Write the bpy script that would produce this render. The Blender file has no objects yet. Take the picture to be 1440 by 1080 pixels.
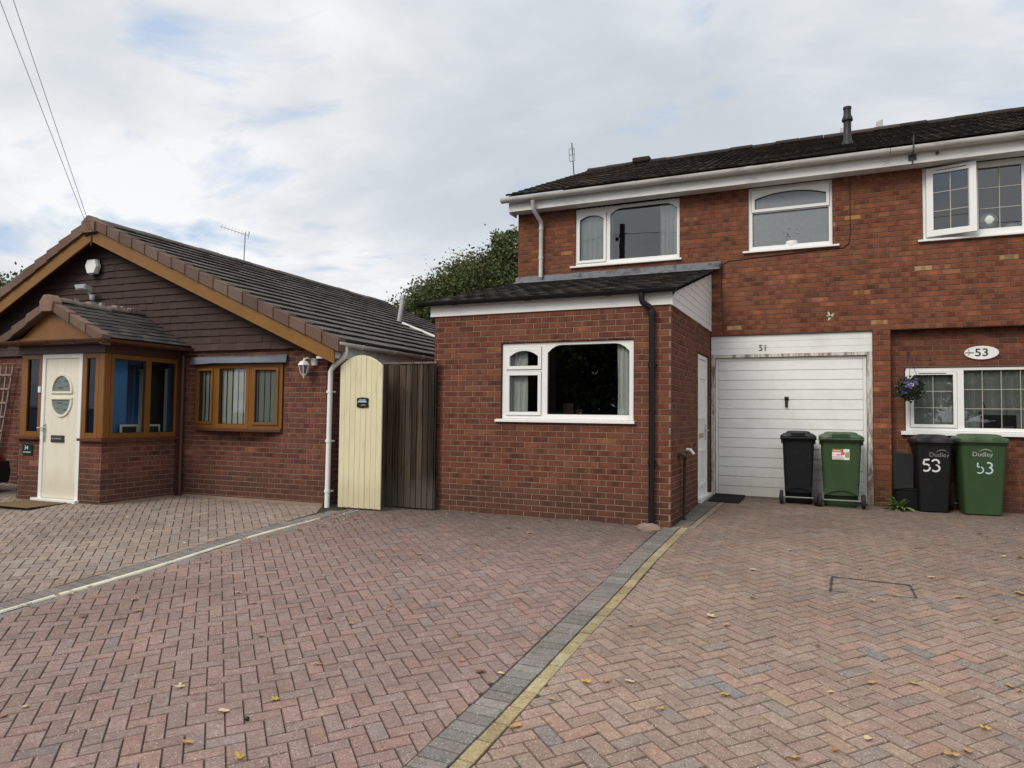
import bpy, bmesh, math, random
from math import radians as R, sin, cos, pi, tan, sqrt, atan2
from mathutils import Vector, Matrix, Euler
rnd = random.Random(7)
scene = bpy.context.scene
COL = scene.collection

# ------------------------------------------------------------------ mesh builder
class MB:
    def __init__(s):
        s.v = []; s.f = []; s.m = []; s.c = []; s.uv = []; s.mi = 0; s.col = (1, 1, 1)
        s.T = None
    def vert(s, p):
        p = Vector(p)
        if s.T is not None: p = s.T @ p
        s.v.append(p); return len(s.v) - 1
    def face(s, pts, col=None, uv=None, mi=None):
        ids = [s.vert(p) for p in pts]
        s.fi(ids, col, uv, mi)
    def fi(s, ids, col=None, uv=None, mi=None):
        s.f.append(tuple(ids)); s.m.append(s.mi if mi is None else mi)
        s.c.append(col or s.col); s.uv.append(uv)
    def box(s, x0, x1, y0, y1, z0, z1, fr=None, col=None, mi=None):
        if x0 > x1: x0, x1 = x1, x0
        if y0 > y1: y0, y1 = y1, y0
        if z0 > z1: z0, z1 = z1, z0
        P = [(x0,y0,z0),(x1,y0,z0),(x1,y1,z0),(x0,y1,z0),(x0,y0,z1),(x1,y0,z1),(x1,y1,z1),(x0,y1,z1)]
        if fr: P = [fr(*p) for p in P]
        i = [s.vert(p) for p in P]
        for q in ((0,3,2,1),(4,5,6,7),(0,1,5,4),(1,2,6,5),(2,3,7,6),(3,0,4,7)):
            s.fi([i[k] for k in q], col, None, mi)
    def hexa(s, P, col=None, mi=None):
        i = [s.vert(p) for p in P]
        for q in ((0,3,2,1),(4,5,6,7),(0,1,5,4),(1,2,6,5),(2,3,7,6),(3,0,4,7)):
            s.fi([i[k] for k in q], col, None, mi)
    def rings(s, rs, cap0=True, cap1=True, closed=True, col=None, mi=None):
        ids = [[s.vert(p) for p in r] for r in rs]
        n = len(ids[0])
        for a, b in zip(ids, ids[1:]):
            for k in range(n if closed else n - 1):
                s.fi([a[k], a[(k+1) % n], b[(k+1) % n], b[k]], col, None, mi)
        if cap0: s.fi(ids[0][::-1], col, None, mi)
        if cap1: s.fi(ids[-1], col, None, mi)
    def tube(s, pts, r, n=10, col=None, mi=None, cap=True):
        pts = [Vector(p) for p in pts]
        rs = []; up = None
        rr = r if isinstance(r, (list, tuple)) else [r] * len(pts)
        for k, p in enumerate(pts):
            a = pts[max(0, k-1)]; b = pts[min(len(pts)-1, k+1)]
            d = (b - a)
            if d.length < 1e-9: d = Vector((0,0,1))
            d.normalize()
            if up is None:
                up = Vector((0,0,1)) if abs(d.z) < .9 else Vector((1,0,0))
            x = d.cross(up).normalized(); up2 = x.cross(d).normalized(); up = up2
            rs.append([p + (x * cos(2*pi*j/n) + up2 * sin(2*pi*j/n)) * rr[k] for j in range(n)])
        s.rings(rs, cap, cap, True, col, mi)
    def lathe(s, prof, c, n=16, col=None, mi=None, cap0=True, cap1=True):
        c = Vector(c)
        rs = [[c + Vector((r*cos(2*pi*j/n), r*sin(2*pi*j/n), z)) for j in range(n)] for r, z in prof]
        s.rings(rs, cap0, cap1, True, col, mi)
    def prism(s, poly, fr, d0, d1, col=None, mi=None):
        # poly: list of (u,z); extruded between outward depths d0,d1
        a = [s.vert(fr(u, d0, z)) for u, z in poly]; b = [s.vert(fr(u, d1, z)) for u, z in poly]
        n = len(poly)
        s.fi(a[::-1], col, None, mi); s.fi(b, col, None, mi)
        for k in range(n): s.fi([a[k], a[(k+1) % n], b[(k+1) % n], b[k]], col, None, mi)
    def build(s, name, mats, parent=None, loc=None, smooth=None, bevel=0, kind=None, label=None, shift=None):
        me = bpy.data.meshes.new(name)
        sh = Vector(shift) if shift is not None else Vector((0,0,0))
        if parent is not None and shift is None and parent.get('_w'):
            sh = -Vector(parent['_w'])
        me.from_pydata([tuple(p + sh) for p in s.v], [], s.f)
        mats = mats if isinstance(mats, (list, tuple)) else [mats]
        for m in mats: me.materials.append(m)
        me.polygons.foreach_set('material_index', s.m)
        ca = me.color_attributes.new('Col', 'FLOAT_COLOR', 'CORNER')
        buf = []
        for f, c in zip(s.f, s.c):
            cc = [c[0], c[1], c[2], c[3] if len(c) > 3 else 1.0]
            for _ in f: buf.extend(cc)
        ca.data.foreach_set('color', buf)
        if any(u is not None for u in s.uv):
            ul = me.uv_layers.new(name='UVMap'); b2 = []
            for f, u in zip(s.f, s.uv):
                for k in range(len(f)):
                    b2.extend(u[k] if u else (0.0, 0.0))
            ul.data.foreach_set('uv', b2)
        if smooth is not None:
            bm = bmesh.new(); bm.from_mesh(me)
            bmesh.ops.remove_doubles(bm, verts=bm.verts, dist=1e-5)
            bmesh.ops.recalc_face_normals(bm, faces=bm.faces)
            for f in bm.faces: f.smooth = True
            for e in bm.edges:
                if len(e.link_faces) == 2:
                    if e.calc_face_angle(0) > R(smooth): e.smooth = False
                else: e.smooth = False
            bm.to_mesh(me); bm.free()
        me.update()
        o = bpy.data.objects.new(name, me); COL.objects.link(o)
        if parent is not None:
            o.parent = parent
            if parent.get('_w'): o['_w'] = tuple(parent['_w'])
        if loc is not None: o.location = loc
        if bevel:
            md = o.modifiers.new('Bevel', 'BEVEL'); md.width = bevel; md.segments = 2
            md.limit_method = 'ANGLE'; md.angle_limit = R(40)
        if kind: o['kind'] = kind
        if label: o['label'] = label
        return o

def thing(name, label, cat, loc=(0,0,0), rotz=0, group=None, world=False):
    o = bpy.data.objects.new(name, None); COL.objects.link(o)
    o.location = loc; o.rotation_euler = (0, 0, rotz); o['label'] = label; o['category'] = cat
    o.empty_display_size = .2
    if group: o['group'] = group
    if world: o['_w'] = tuple(loc)
    return o
def tag(o, label, cat, group=None):
    o['label'] = label; o['category'] = cat
    if group: o['group'] = group
    return o

# ------------------------------------------------------------------ materials
def nt(m):
    m.use_nodes = True; t = m.node_tree; t.nodes.clear(); return t
def N(t, typ, **kw):
    n = t.nodes.new(typ)
    for k, v in kw.items(): setattr(n, k, v)
    return n
def sRGB(r, g, b):
    f = lambda c: (c/255/12.92) if c/255 <= .04045 else ((c/255 + .055)/1.055) ** 2.4
    return (f(r), f(g), f(b))
def mathn(t, op, a, b=None, c=None):
    n = N(t, 'ShaderNodeMath', operation=op)
    for i, x in enumerate((a, b, c)):
        if x is None: continue
        if isinstance(x, (int, float)): n.inputs[i].default_value = x
        else: t.links.new(x, n.inputs[i])
    return n.outputs[0]
def mixc(t, fac, a, b, mode='MIX'):
    n = N(t, 'ShaderNodeMix', data_type='RGBA', blend_type=mode)
    for s, x in ((n.inputs[0], fac), (n.inputs[6], a), (n.inputs[7], b)):
        if isinstance(x, (int, float)): s.default_value = x
        elif isinstance(x, (tuple, list)): s.default_value = (*x[:3], 1)
        else: t.links.new(x, s)
    return n.outputs[2]
def noise(t, vec, scale, detail=4, rough=.55, dist=0):
    n = N(t, 'ShaderNodeTexNoise'); n.inputs['Scale'].default_value = scale
    n.inputs['Detail'].default_value = detail; n.inputs['Roughness'].default_value = rough
    n.inputs['Distortion'].default_value = dist
    if vec is not None: t.links.new(vec, n.inputs['Vector'])
    return n.outputs['Fac']
def ramp(t, fac, stops):
    n = N(t, 'ShaderNodeValToRGB'); e = n.color_ramp.elements
    while len(e) > len(stops): e.remove(e[-1])
    while len(e) < len(stops): e.new(.5)
    for k, (p, c) in enumerate(stops):
        e[k].position = p
        e[k].color = (*(c if isinstance(c, (tuple, list)) else (c, c, c)), 1)
    t.links.new(fac, n.inputs[0]); return n.outputs[0]
def mp(t, vec, scale=(1,1,1), rot=(0,0,0)):
    n = N(t, 'ShaderNodeMapping'); n.inputs['Scale'].default_value = scale; n.inputs['Rotation'].default_value = rot
    t.links.new(vec, n.inputs['Vector']); return n.outputs[0]

def mat(name, col=(.5,.5,.5), rough=.6, attr=False, fine=(40, .25), big=(1.2, .2), bump=.15, bscale=60,
        bdist=.004, spec=.4, metallic=0, stretch=None, dirt=None, dirt_scale=3, dirt_range=(.5,.75), rvar=.1, coat=0, foot=None):
    m = bpy.data.materials.new(name); t = nt(m)
    tc = N(t, 'ShaderNodeTexCoord').outputs['Object']
    v = mp(t, tc, stretch) if stretch else tc
    if attr:
        a = N(t, 'ShaderNodeAttribute'); a.attribute_name = 'Col'
        base = mixc(t, 1, a.outputs['Color'], col, 'MULTIPLY')
    else:
        base = None
    nf = noise(t, v, fine[0], 5, .65); nb = noise(t, tc, big[0], 4, .6)
    f1 = mathn(t, 'MULTIPLY_ADD', nf, 2*fine[1], 1 - fine[1])
    f2 = mathn(t, 'MULTIPLY_ADD', nb, 2*big[1], 1 - big[1])
    f = mathn(t, 'MULTIPLY', f1, f2)
    gr = N(t, 'ShaderNodeCombineColor')
    for i in range(3): t.links.new(f, gr.inputs[i])
    c = mixc(t, 1, base if base is not None else col, gr.outputs[0], 'MULTIPLY')
    if dirt:
        nd = noise(t, v, dirt_scale, 6, .65, .3)
        fac = ramp(t, nd, [(dirt_range[0], 0), (dirt_range[1], 1)])
        c = mixc(t, fac, c, dirt)
    if foot:
        sz = N(t, 'ShaderNodeSeparateXYZ'); t.links.new(tc, sz.inputs[0])
        ff = ramp(t, mathn(t, 'ADD', sz.outputs[2], mathn(t, 'MULTIPLY', noise(t, mp(t, tc, (9,9,.8)), 2, 3), -.45)), [(.0, .8), (.28, 0)])
        c = mixc(t, ff, c, foot)
    p = N(t, 'ShaderNodeBsdfPrincipled')
    t.links.new(c, p.inputs['Base Color'])
    t.links.new(mathn(t, 'MULTIPLY_ADD', nf, 2*rvar, rough - rvar), p.inputs['Roughness'])
    p.inputs['Specular IOR Level'].default_value = spec; p.inputs['Metallic'].default_value = metallic
    p.inputs['Coat Weight'].default_value = coat
    if bump:
        b = N(t, 'ShaderNodeBump'); b.inputs['Strength'].default_value = bump; b.inputs['Distance'].default_value = bdist
        t.links.new(noise(t, v, bscale, 6, .7), b.inputs['Height']); t.links.new(b.outputs[0], p.inputs['Normal'])
    o = N(t, 'ShaderNodeOutputMaterial'); t.links.new(p.outputs[0], o.inputs[0])
    return m

def glass(name, tint=(.9,.93,.92), ior=1.75, base=.05, bump=.06, frost=0):
    m = bpy.data.materials.new(name); t = nt(m)
    fr = N(t, 'ShaderNodeFresnel'); fr.inputs['IOR'].default_value = ior
    g = N(t, 'ShaderNodeBsdfGlossy'); g.inputs['Roughness'].default_value = .0 if not frost else .35
    g.inputs['Color'].default_value = (.92,.96,1,1)
    tr = N(t, 'ShaderNodeBsdfTransparent'); tr.inputs['Color'].default_value = (*tint, 1)
    tc = N(t, 'ShaderNodeTexCoord').outputs['Object']
    b = N(t, 'ShaderNodeBump'); b.inputs['Strength'].default_value = bump if not frost else .12
    b.inputs['Distance'].default_value = .01
    t.links.new(noise(t, tc, 1.6 if not frost else 22, 2 if not frost else 4), b.inputs['Height'])
    t.links.new(b.outputs[0], g.inputs['Normal'])
    fac = mathn(t, 'ADD', fr.outputs[0], base)
    mx = N(t, 'ShaderNodeMixShader'); t.links.new(fac, mx.inputs[0])
    if frost:
        d = N(t, 'ShaderNodeBsdfDiffuse')
        c = ramp(t, noise(t, tc, 26, 4, .7, 1.5), [(.3, (.13,.15,.165)), (.7, (.215,.245,.26))])
        t.links.new(c, d.inputs[0])
        m2 = N(t, 'ShaderNodeMixShader'); m2.inputs[0].default_value = .6
        t.links.new(tr.outputs[0], m2.inputs[1]); t.links.new(d.outputs[0], m2.inputs[2])
        t.links.new(m2.outputs[0], mx.inputs[1])
    else: t.links.new(tr.outputs[0], mx.inputs[1])
    t.links.new(g.outputs[0], mx.inputs[2])
    o = N(t, 'ShaderNodeOutputMaterial'); t.links.new(mx.outputs[0], o.inputs[0])
    return m

M = {}
def brickmat(name, tone=(1,1,1), mor=(.30,.235,.19), grime=.25):
    m = bpy.data.materials.new(name); t = nt(m)
    tc = N(t, 'ShaderNodeTexCoord').outputs['Object']
    a = N(t, 'ShaderNodeAttribute'); a.attribute_name = 'Col'
    base = mixc(t, 1, a.outputs['Color'], tone, 'MULTIPLY')
    n1 = noise(t, tc, 34, 6, .75); n2 = noise(t, tc, 9, 4, .6); n3 = noise(t, mp(t, tc, (.7,.7,.35)), 1.1, 5, .6)
    f = mathn(t, 'MULTIPLY', mathn(t, 'MULTIPLY_ADD', n1, 1.1, .45), mathn(t, 'MULTIPLY_ADD', n2, .7, .65))
    f = mathn(t, 'MULTIPLY', f, mathn(t, 'MULTIPLY_ADD', n3, 2*grime, 1 - grime))
    g = N(t, 'ShaderNodeCombineColor')
    for i in range(3): t.links.new(f, g.inputs[i])
    c = mixc(t, 1, base, g.outputs[0], 'MULTIPLY')
    # pale lime bloom in patches
    bl = ramp(t, noise(t, tc, 2.3, 6, .7, .4), [(.60, 0), (.80, .35)])
    c = mixc(t, bl, c, (.30,.20,.15))
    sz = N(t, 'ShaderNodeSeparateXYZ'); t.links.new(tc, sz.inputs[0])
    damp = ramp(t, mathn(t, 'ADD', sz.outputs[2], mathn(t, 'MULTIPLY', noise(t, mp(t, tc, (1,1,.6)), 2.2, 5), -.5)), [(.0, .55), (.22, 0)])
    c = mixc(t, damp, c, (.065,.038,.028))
    p = N(t, 'ShaderNodeBsdfPrincipled'); t.links.new(c, p.inputs['Base Color'])
    p.inputs['Roughness'].default_value = .9; p.inputs['Specular IOR Level'].default_value = .2
    b = N(t, 'ShaderNodeBump'); b.inputs['Strength'].default_value = .55; b.inputs['Distance'].default_value = .006
    t.links.new(noise(t, tc, 70, 6, .75), b.inputs['Height']); t.links.new(b.outputs[0], p.inputs['Normal'])
    o = N(t, 'ShaderNodeOutputMaterial'); t.links.new(p.outputs[0], o.inputs[0])
    return m
M['brick'] = brickmat('red_brick', tone=(.97,1.06,1.0))
M['mortar'] = mat('mortar', (.285,.20,.15), .95, fine=(50,.3), big=(1.5,.25), bump=.4, bscale=120, spec=.1)
M['mortar_dark'] = mat('mortar_dark', (.20,.13,.095), .95, fine=(50,.3), big=(1.5,.25), bump=.4, bscale=120, spec=.1)
M['paver'] = None
def pavermat(name):
    m = bpy.data.materials.new(name); t = nt(m)
    tc = N(t, 'ShaderNodeTexCoord').outputs['Object']
    a = N(t, 'ShaderNodeAttribute'); a.attribute_name = 'Col'
    n1 = noise(t, tc, 80, 4, .85); n2 = noise(t, tc, 22, 5, .7); n3 = noise(t, tc, .9, 5, .6); n4 = noise(t, tc, 6, 4, .6)
    f = mathn(t, 'MULTIPLY', mathn(t, 'MULTIPLY_ADD', n1, 2.1, -.12), mathn(t, 'MULTIPLY_ADD', n2, .9, .55))
    f = mathn(t, 'MULTIPLY', f, mathn(t, 'MULTIPLY_ADD', n3, .6, .7))
    f = mathn(t, 'MULTIPLY', f, mathn(t, 'MULTIPLY_ADD', n4, .4, .8))
    g = N(t, 'ShaderNodeCombineColor')
    for i in range(3): t.links.new(f, g.inputs[i])
    c = mixc(t, 1, a.outputs['Color'], g.outputs[0], 'MULTIPLY')
    # light aggregate specks and worn grey film
    vo = N(t, 'ShaderNodeTexVoronoi'); vo.inputs['Scale'].default_value = 62; t.links.new(tc, vo.inputs['Vector'])
    sp = ramp(t, vo.outputs['Distance'], [(.12, .9), (.27, 0)])
    c = mixc(t, mathn(t, 'MULTIPLY', sp, ramp(t, noise(t, tc, 45, 2), [(.47, 0), (.6, 1)])), c, (.62,.56,.5))
    st = ramp(t, noise(t, tc, 1.7, 6, .7, .5), [(.62, 0), (.8, .5)])
    c = mixc(t, st, c, (.34,.29,.25))
    dk = ramp(t, noise(t, tc, .75, 7, .7, .8), [(.52, 0), (.72, .6)])
    c = mixc(t, dk, c, (.135,.10,.08))
    p = N(t, 'ShaderNodeBsdfPrincipled'); t.links.new(c, p.inputs['Base Color'])
    p.inputs['Roughness'].default_value = .85; p.inputs['Specular IOR Level'].default_value = .25
    b = N(t, 'ShaderNodeBump'); b.inputs['Strength'].default_value = .5; b.inputs['Distance'].default_value = .003
    t.links.new(noise(t, tc, 170, 5, .8), b.inputs['Height']); t.links.new(b.outputs[0], p.inputs['Normal'])
    o = N(t, 'ShaderNodeOutputMaterial'); t.links.new(p.outputs[0], o.inputs[0])
    return m
M['paver'] = pavermat('block_paver')
M['joint'] = mat('joint_sand', (.055,.045,.036), .95, fine=(60,.4), big=(2,.3), bump=.4, bscale=150, spec=.1, dirt=(.05,.06,.025), dirt_scale=2.5)
M['tile'] = mat('roof_tile', (1,1,1), .85, attr=True, fine=(45,.45), big=(1.3,.25), bump=.5, bscale=80, spec=.25, dirt=(.10,.09,.07), dirt_scale=9, dirt_range=(.58,.8))
M['moss_tile'] = mat('moss_tile', (1,1,1), .95, attr=True, fine=(30,.5), big=(1.6,.3), bump=.7, bscale=45, bdist=.006, spec=.1, dirt=(.055,.046,.034), dirt_scale=14, dirt_range=(.52,.72))
M['clad_tile'] = mat('hung_tile', (1,1,1), .8, attr=True, fine=(60,.3), big=(1.5,.2), bump=.3, bscale=90, spec=.3)
M['verge'] = mat('verge_tile', (1,1,1), .85, attr=True, fine=(50,.3), big=(2.5,.25), bump=.3, bscale=90, spec=.2, dirt=(.12,.075,.055), dirt_scale=5)
M['oak'] = mat('golden_oak', (.20,.082,.015), .4, fine=(14,.35), big=(2,.2), bump=.1, bscale=40, stretch=(3,3,.4), spec=.4)
M['oak_h'] = mat('golden_oak_board', (.22,.102,.020), .45, fine=(14,.35), big=(2,.25), bump=.1, bscale=40, stretch=(.5,3,3), spec=.35)
M['brown'] = mat('brown_upvc', (.10,.038,.02), .4, fine=(20,.15), big=(2,.2), bump=.05, spec=.4)
M['dbrown'] = mat('dark_brown', (.07,.028,.018), .45, fine=(20,.2), big=(2,.2), bump=.05, spec=.4)
M['white'] = mat('white_upvc', (.82,.82,.81), .35, fine=(30,.03), big=(1.5,.05), bump=.02, spec=.45, dirt=(.55,.53,.48), dirt_scale=3, dirt_range=(.62,.95))
M['fascia'] = mat('weathered_fascia', (.74,.74,.73), .5, fine=(30,.08), big=(1.2,.12), bump=.05, stretch=(.6,1,2), dirt=(.36,.33,.28), dirt_scale=3.5, dirt_range=(.52,.85))
M['gutter'] = mat('gutter_white', (.62,.61,.58), .45, fine=(20,.15), big=(1.1,.18), bump=.05, stretch=(.5,1,2), dirt=(.20,.175,.13), dirt_scale=4, dirt_range=(.52,.8))
M['flaky'] = mat('flaky_white_wood', (.66,.63,.58), .7, fine=(40,.25), big=(3,.2), bump=.5, bscale=50, stretch=(2,2,.5), dirt=(.22,.17,.14), dirt_scale=7, dirt_range=(.45,.6))
M['garage'] = mat('garage_white', (.80,.81,.80), .4, fine=(12,.05), big=(1,.06), bump=.03, spec=.4, dirt=(.62,.61,.57), dirt_scale=2.2, dirt_range=(.5,.95), foot=(.68,.66,.61))
M['cream'] = mat('cream_door', (.77,.74,.62), .4, fine=(20,.05), big=(1.2,.07), bump=.05, stretch=(4,4,.4), dirt=(.62,.57,.44), dirt_scale=3, dirt_range=(.5,.85), foot=(.64,.60,.49))
M['gate'] = mat('cream_gate_paint', (.70,.645,.43), .55, fine=(18,.12), big=(1.5,.12), bump=.12, bscale=40, stretch=(4,4,.4), dirt=(.46,.40,.26), dirt_scale=5, dirt_range=(.52,.85), foot=(.56,.50,.33))
M['fence'] = mat('old_fence_timber', (1,1,1), .9, attr=True, fine=(14,.7), big=(1.2,.35), bump=.7, bscale=18, stretch=(6,6,.22), spec=.1, dirt=(.012,.009,.008), dirt_scale=6, dirt_range=(.5,.68), foot=(.10,.085,.07))
M['blackplastic'] = mat('black_plastic', (.0055,.006,.0075), .55, fine=(60,.2), big=(3,.25), bump=.12, bscale=200, spec=.3, dirt=(.028,.028,.03), dirt_scale=6, dirt_range=(.6,.95))
M['greenplastic'] = mat('green_plastic', (.036,.072,.029), .5, fine=(60,.12), big=(2.5,.2), bump=.12, bscale=200, spec=.3, dirt=(.07,.11,.06), dirt_scale=5, dirt_range=(.58,.95))
M['blacklid'] = mat('black_lid', (.016,.016,.019), .5, fine=(60,.2), big=(3,.3), bump=.12, bscale=200, spec=.35, dirt=(.07,.07,.072), dirt_scale=7, dirt_range=(.45,.8))
M['greenlid'] = mat('green_lid', (.052,.092,.045), .5, fine=(60,.12), big=(2.5,.25), bump=.12, bscale=200, spec=.35, dirt=(.13,.16,.11), dirt_scale=7, dirt_range=(.45,.85))
M['blackpipe'] = mat('black_pipe', (.006,.0065,.009), .42, fine=(30,.2), big=(2,.25), bump=.05, spec=.35, dirt=(.025,.025,.025), dirt_scale=5, dirt_range=(.6,.9))
M['greypipe'] = mat('dark_grey_pipe', (.04,.038,.036), .5, fine=(30,.2), bump=.1)
M['flue'] = mat('flue_black', (.012,.013,.016), .5, fine=(30,.2), bump=.1)
M['rubber'] = mat('rubber', (.025,.022,.02), .85, fine=(40,.3), bump=.2)
M['metal'] = mat('galvanised', (.55,.56,.58), .4, metallic=.8, fine=(40,.2), bump=.1)
M['darksteel'] = mat('dull_steel', (.22,.22,.21), .55, metallic=.6, fine=(40,.25), bump=.1)
M['alu'] = mat('aerial_aluminium', (.35,.36,.38), .45, metallic=.6, fine=(40,.15), bump=0)
M['darkmetal'] = mat('dark_metal', (.05,.05,.055), .5, fine=(30,.2), bump=.1)
M['lead'] = mat('lead_flashing', (.16,.172,.195), .6, fine=(20,.25), big=(2,.25), bump=.3, bscale=20, bdist=.01, dirt=(.07,.07,.075), dirt_scale=8, dirt_range=(.5,.62))
M['bluelead'] = mat('blue_grey_lead', (.135,.16,.20), .55, fine=(20,.2), big=(3,.2), bump=.3, bscale=20, bdist=.01, dirt=(.09,.10,.12), dirt_scale=8, dirt_range=(.55,.75))
M['glass'] = glass('window_glass')
M['glass_dark'] = glass('window_glass_low', base=.05, ior=1.5)
M['glass_porch'] = glass('porch_glass', base=.0, ior=1.4)
M['frosted'] = glass('patterned_glass', frost=1)
M['door_glass'] = mat('door_obscure_glass', (.17,.205,.20), .35, fine=(60,.3), big=(6,.2), bump=.3, bscale=60, spec=.35)
M['glazing_bar'] = mat('gilt_glazing_bar', (.42,.40,.33), .5, bump=0)
M['room'] = mat('room_wall', (.13,.13,.125), .9, bump=0)
M['roomdark'] = mat('room_dark', (.04,.043,.038), .95, bump=0)
M['curtain'] = mat('white_curtain', (.86,.88,.85), .9, fine=(20,.06), bump=.05, spec=.1)
M['net'] = mat('grey_curtain', (.74,.77,.72), .9, fine=(20,.1), bump=.05, spec=.1)
M['blind'] = mat('vertical_blind', (.80,.84,.75), .85, fine=(20,.06), bump=.03, spec=.1)
M['blue'] = mat('blue_paint', (.05,.215,.52), .6, fine=(20,.08), big=(1.2,.2), bump=.02)
M['blue2'] = mat('blue_blind_light', (.10,.30,.60), .6, bump=0)
M['black'] = mat('black_gloss', (.012,.012,.013), .35, bump=.02)
M['whitepaint'] = mat('white_paint', (.8,.8,.78), .55, fine=(60,.15), bump=.05)
M['bluepaint'] = mat('pale_blue_sticker', (.55,.72,.75), .5, fine=(60,.2), bump=.05)
M['logo'] = mat('pale_print', (.42,.44,.44), .6, fine=(60,.2), bump=0)
M['logo_dim'] = mat('dim_print', (.22,.22,.23), .6, fine=(60,.2), bump=0)
M['greyplastic'] = mat('grey_plastic', (.45,.46,.46), .5, bump=.03)
M['brassy'] = mat('brass', (.5,.38,.17), .35, metallic=.8, bump=0)
M['red'] = mat('red_car_paint', (.16,.012,.014), .25, fine=(8,.05), bump=0, coat=.6)
M['carblack'] = mat('car_black_trim', (.015,.015,.017), .5, bump=.03)
M['carglass'] = mat('car_glass', (.01,.012,.014), .08, bump=0, spec=.8)
M['lamp_red'] = mat('lamp_lens', (.35,.02,.02), .15, bump=0)
M['lamp_clear'] = mat('headlamp_lens', (.55,.57,.6), .1, bump=0, spec=.8)
M['trellis'] = mat('trellis_timber', (.26,.20,.165), .85, fine=(20,.3), bump=.3, bscale=40, stretch=(2,2,.6))
M['slab'] = mat('paving_slab', (.17,.145,.125), .9, fine=(60,.3), big=(1.5,.3), bump=.4, bscale=100)
M['stone'] = mat('rough_stone', (.27,.19,.155), .9, fine=(30,.3), bump=.6, bscale=30, bdist=.02)
M['concrete'] = mat('pale_concrete', (.5,.45,.36), .9, fine=(60,.3), bump=.4, bscale=80)
M['cream_strip'] = mat('cream_strip_paint', (.60,.56,.44), .85, fine=(50,.3), big=(4,.2), bump=.4, bscale=80, dirt=(.2,.17,.14), dirt_scale=9, dirt_range=(.55,.68))
M['mat'] = mat('door_mat_black', (.018,.017,.016), .95, fine=(80,.4), bump=.8, bscale=160, bdist=.008, spec=.1)
M['coir'] = mat('door_mat_coir', (.17,.12,.07), .95, fine=(80,.4), bump=.8, bscale=160, bdist=.008, spec=.1)
M['asphalt'] = mat('asphalt', (.05,.05,.052), .9, fine=(80,.4), big=(.5,.2), bump=.4, bscale=120)
M['soil'] = mat('ground_soil', (.07,.075,.045), .95, fine=(10,.4), big=(.2,.3), bump=.4)
M['bark'] = mat('bark', (.08,.06,.045), .95, fine=(20,.4), bump=.7, bscale=20, bdist=.02, stretch=(2,2,.5))
def leafmat(name, trans=.25):
    m = bpy.data.materials.new(name); t = nt(m)
    a = N(t, 'ShaderNodeAttribute'); a.attribute_name = 'Col'
    tc = N(t, 'ShaderNodeTexCoord').outputs['Object']
    f = mathn(t, 'MULTIPLY_ADD', noise(t, tc, .8, 4), 1.0, .5)
    g = N(t, 'ShaderNodeCombineColor')
    for i in range(3): t.links.new(f, g.inputs[i])
    c = mixc(t, 1, a.outputs['Color'], g.outputs[0], 'MULTIPLY')
    p = N(t, 'ShaderNodeBsdfPrincipled'); t.links.new(c, p.inputs['Base Color']); p.inputs['Roughness'].default_value = .6
    p.inputs['Specular IOR Level'].default_value = .25
    tl = N(t, 'ShaderNodeBsdfTranslucent'); t.links.new(c, tl.inputs[0])
    mx = N(t, 'ShaderNodeMixShader'); mx.inputs[0].default_value = trans
    t.links.new(p.outputs[0], mx.inputs[1]); t.links.new(tl.outputs[0], mx.inputs[2])
    o = N(t, 'ShaderNodeOutputMaterial'); t.links.new(mx.outputs[0], o.inputs[0]); return m
M['leaf'] = leafmat('tree_leaf')
M['dryleaf'] = leafmat('dry_leaf', .15)
M['petal'] = leafmat('petal', .2)

# ------------------------------------------------------------------ frames of reference
DF, DE, XS = 11.477, 8.56, -1.826            # house front, extension front, extension side wall
YAWB = R(3.1425); B0 = Vector((-6.69, 8.12, 0))
UB = Vector((cos(YAWB), sin(YAWB), 0)); WB = Vector((-sin(YAWB), cos(YAWB), 0))
frF = lambda u, d, z: (u, DF - d, z)
frE = lambda u, d, z: (u, DE - d, z)
frS = lambda u, d, z: (XS + d, u, z)
frB = lambda u, d, z: (u, -d, z)             # bungalow local
def Bw(u, v, z=0): return B0 + UB*u + WB*v + Vector((0, 0, z))
def facet(p0, p1):
    a = Vector((p0[0], p0[1], 0)); b = Vector((p1[0], p1[1], 0)); d = (b-a).normalized(); n = Vector((d.y, -d.x, 0))
    return (lambda u, dd, z: tuple(a + d*u + n*dd + Vector((0,0,z)))), (b-a).length

def G(x, y):
    t = min(1, max(0, (-5 - x)/4)); y0 = 8.4 - 2.0*t
    z = -max(0, y0 - y)*.072
    z = max(z, -.46)
    z += .005*sin(x*1.9+1)*sin(y*2.3+.5) + .004*sin(x*3.7+y*2.9)
    if x > -1.9 and y > 8.5:
        top = .12 - .035*min(1, max(0, (x + 1.8)/2.3))
        z = top*min(1, (y - 8.5)/2.2)
    return z
# ------------------------------------------------------------------ brickwork
def jit(c, a=.15):
    k = 1 + rnd.uniform(-a, a); h = rnd.uniform(-.05, .05)
    return (max(0, c[0]*k*(1+h)), max(0, c[1]*k), max(0, c[2]*k*(1-h)))
def pick(pal, g=None):
    r = (g or rnd).random()*sum(w for w, _ in pal)
    for w, c in pal:
        r -= w
        if r <= 0: return c
    return pal[-1][1]
PAL_EXT = [(6,(.158,.053,.034)),(5,(.142,.047,.031)),(3,(.176,.060,.037)),(.8,(.115,.041,.030)),(.6,(.20,.076,.043))]
PAL_UP = [(6,(.200,.066,.039)),(5,(.182,.058,.035)),(3,(.222,.074,.042)),(.7,(.145,.049,.033)),(.6,(.27,.10,.052))]
PAL_BUFF = [(1,(.38,.18,.085)),(1,(.34,.145,.065)),(1,(.40,.225,.125))]
PAL_BUN = [(6,(.148,.053,.040)),(5,(.132,.046,.036)),(3,(.168,.061,.044)),(1,(.112,.041,.034)),(.25,(.24,.09,.05))]
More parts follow.
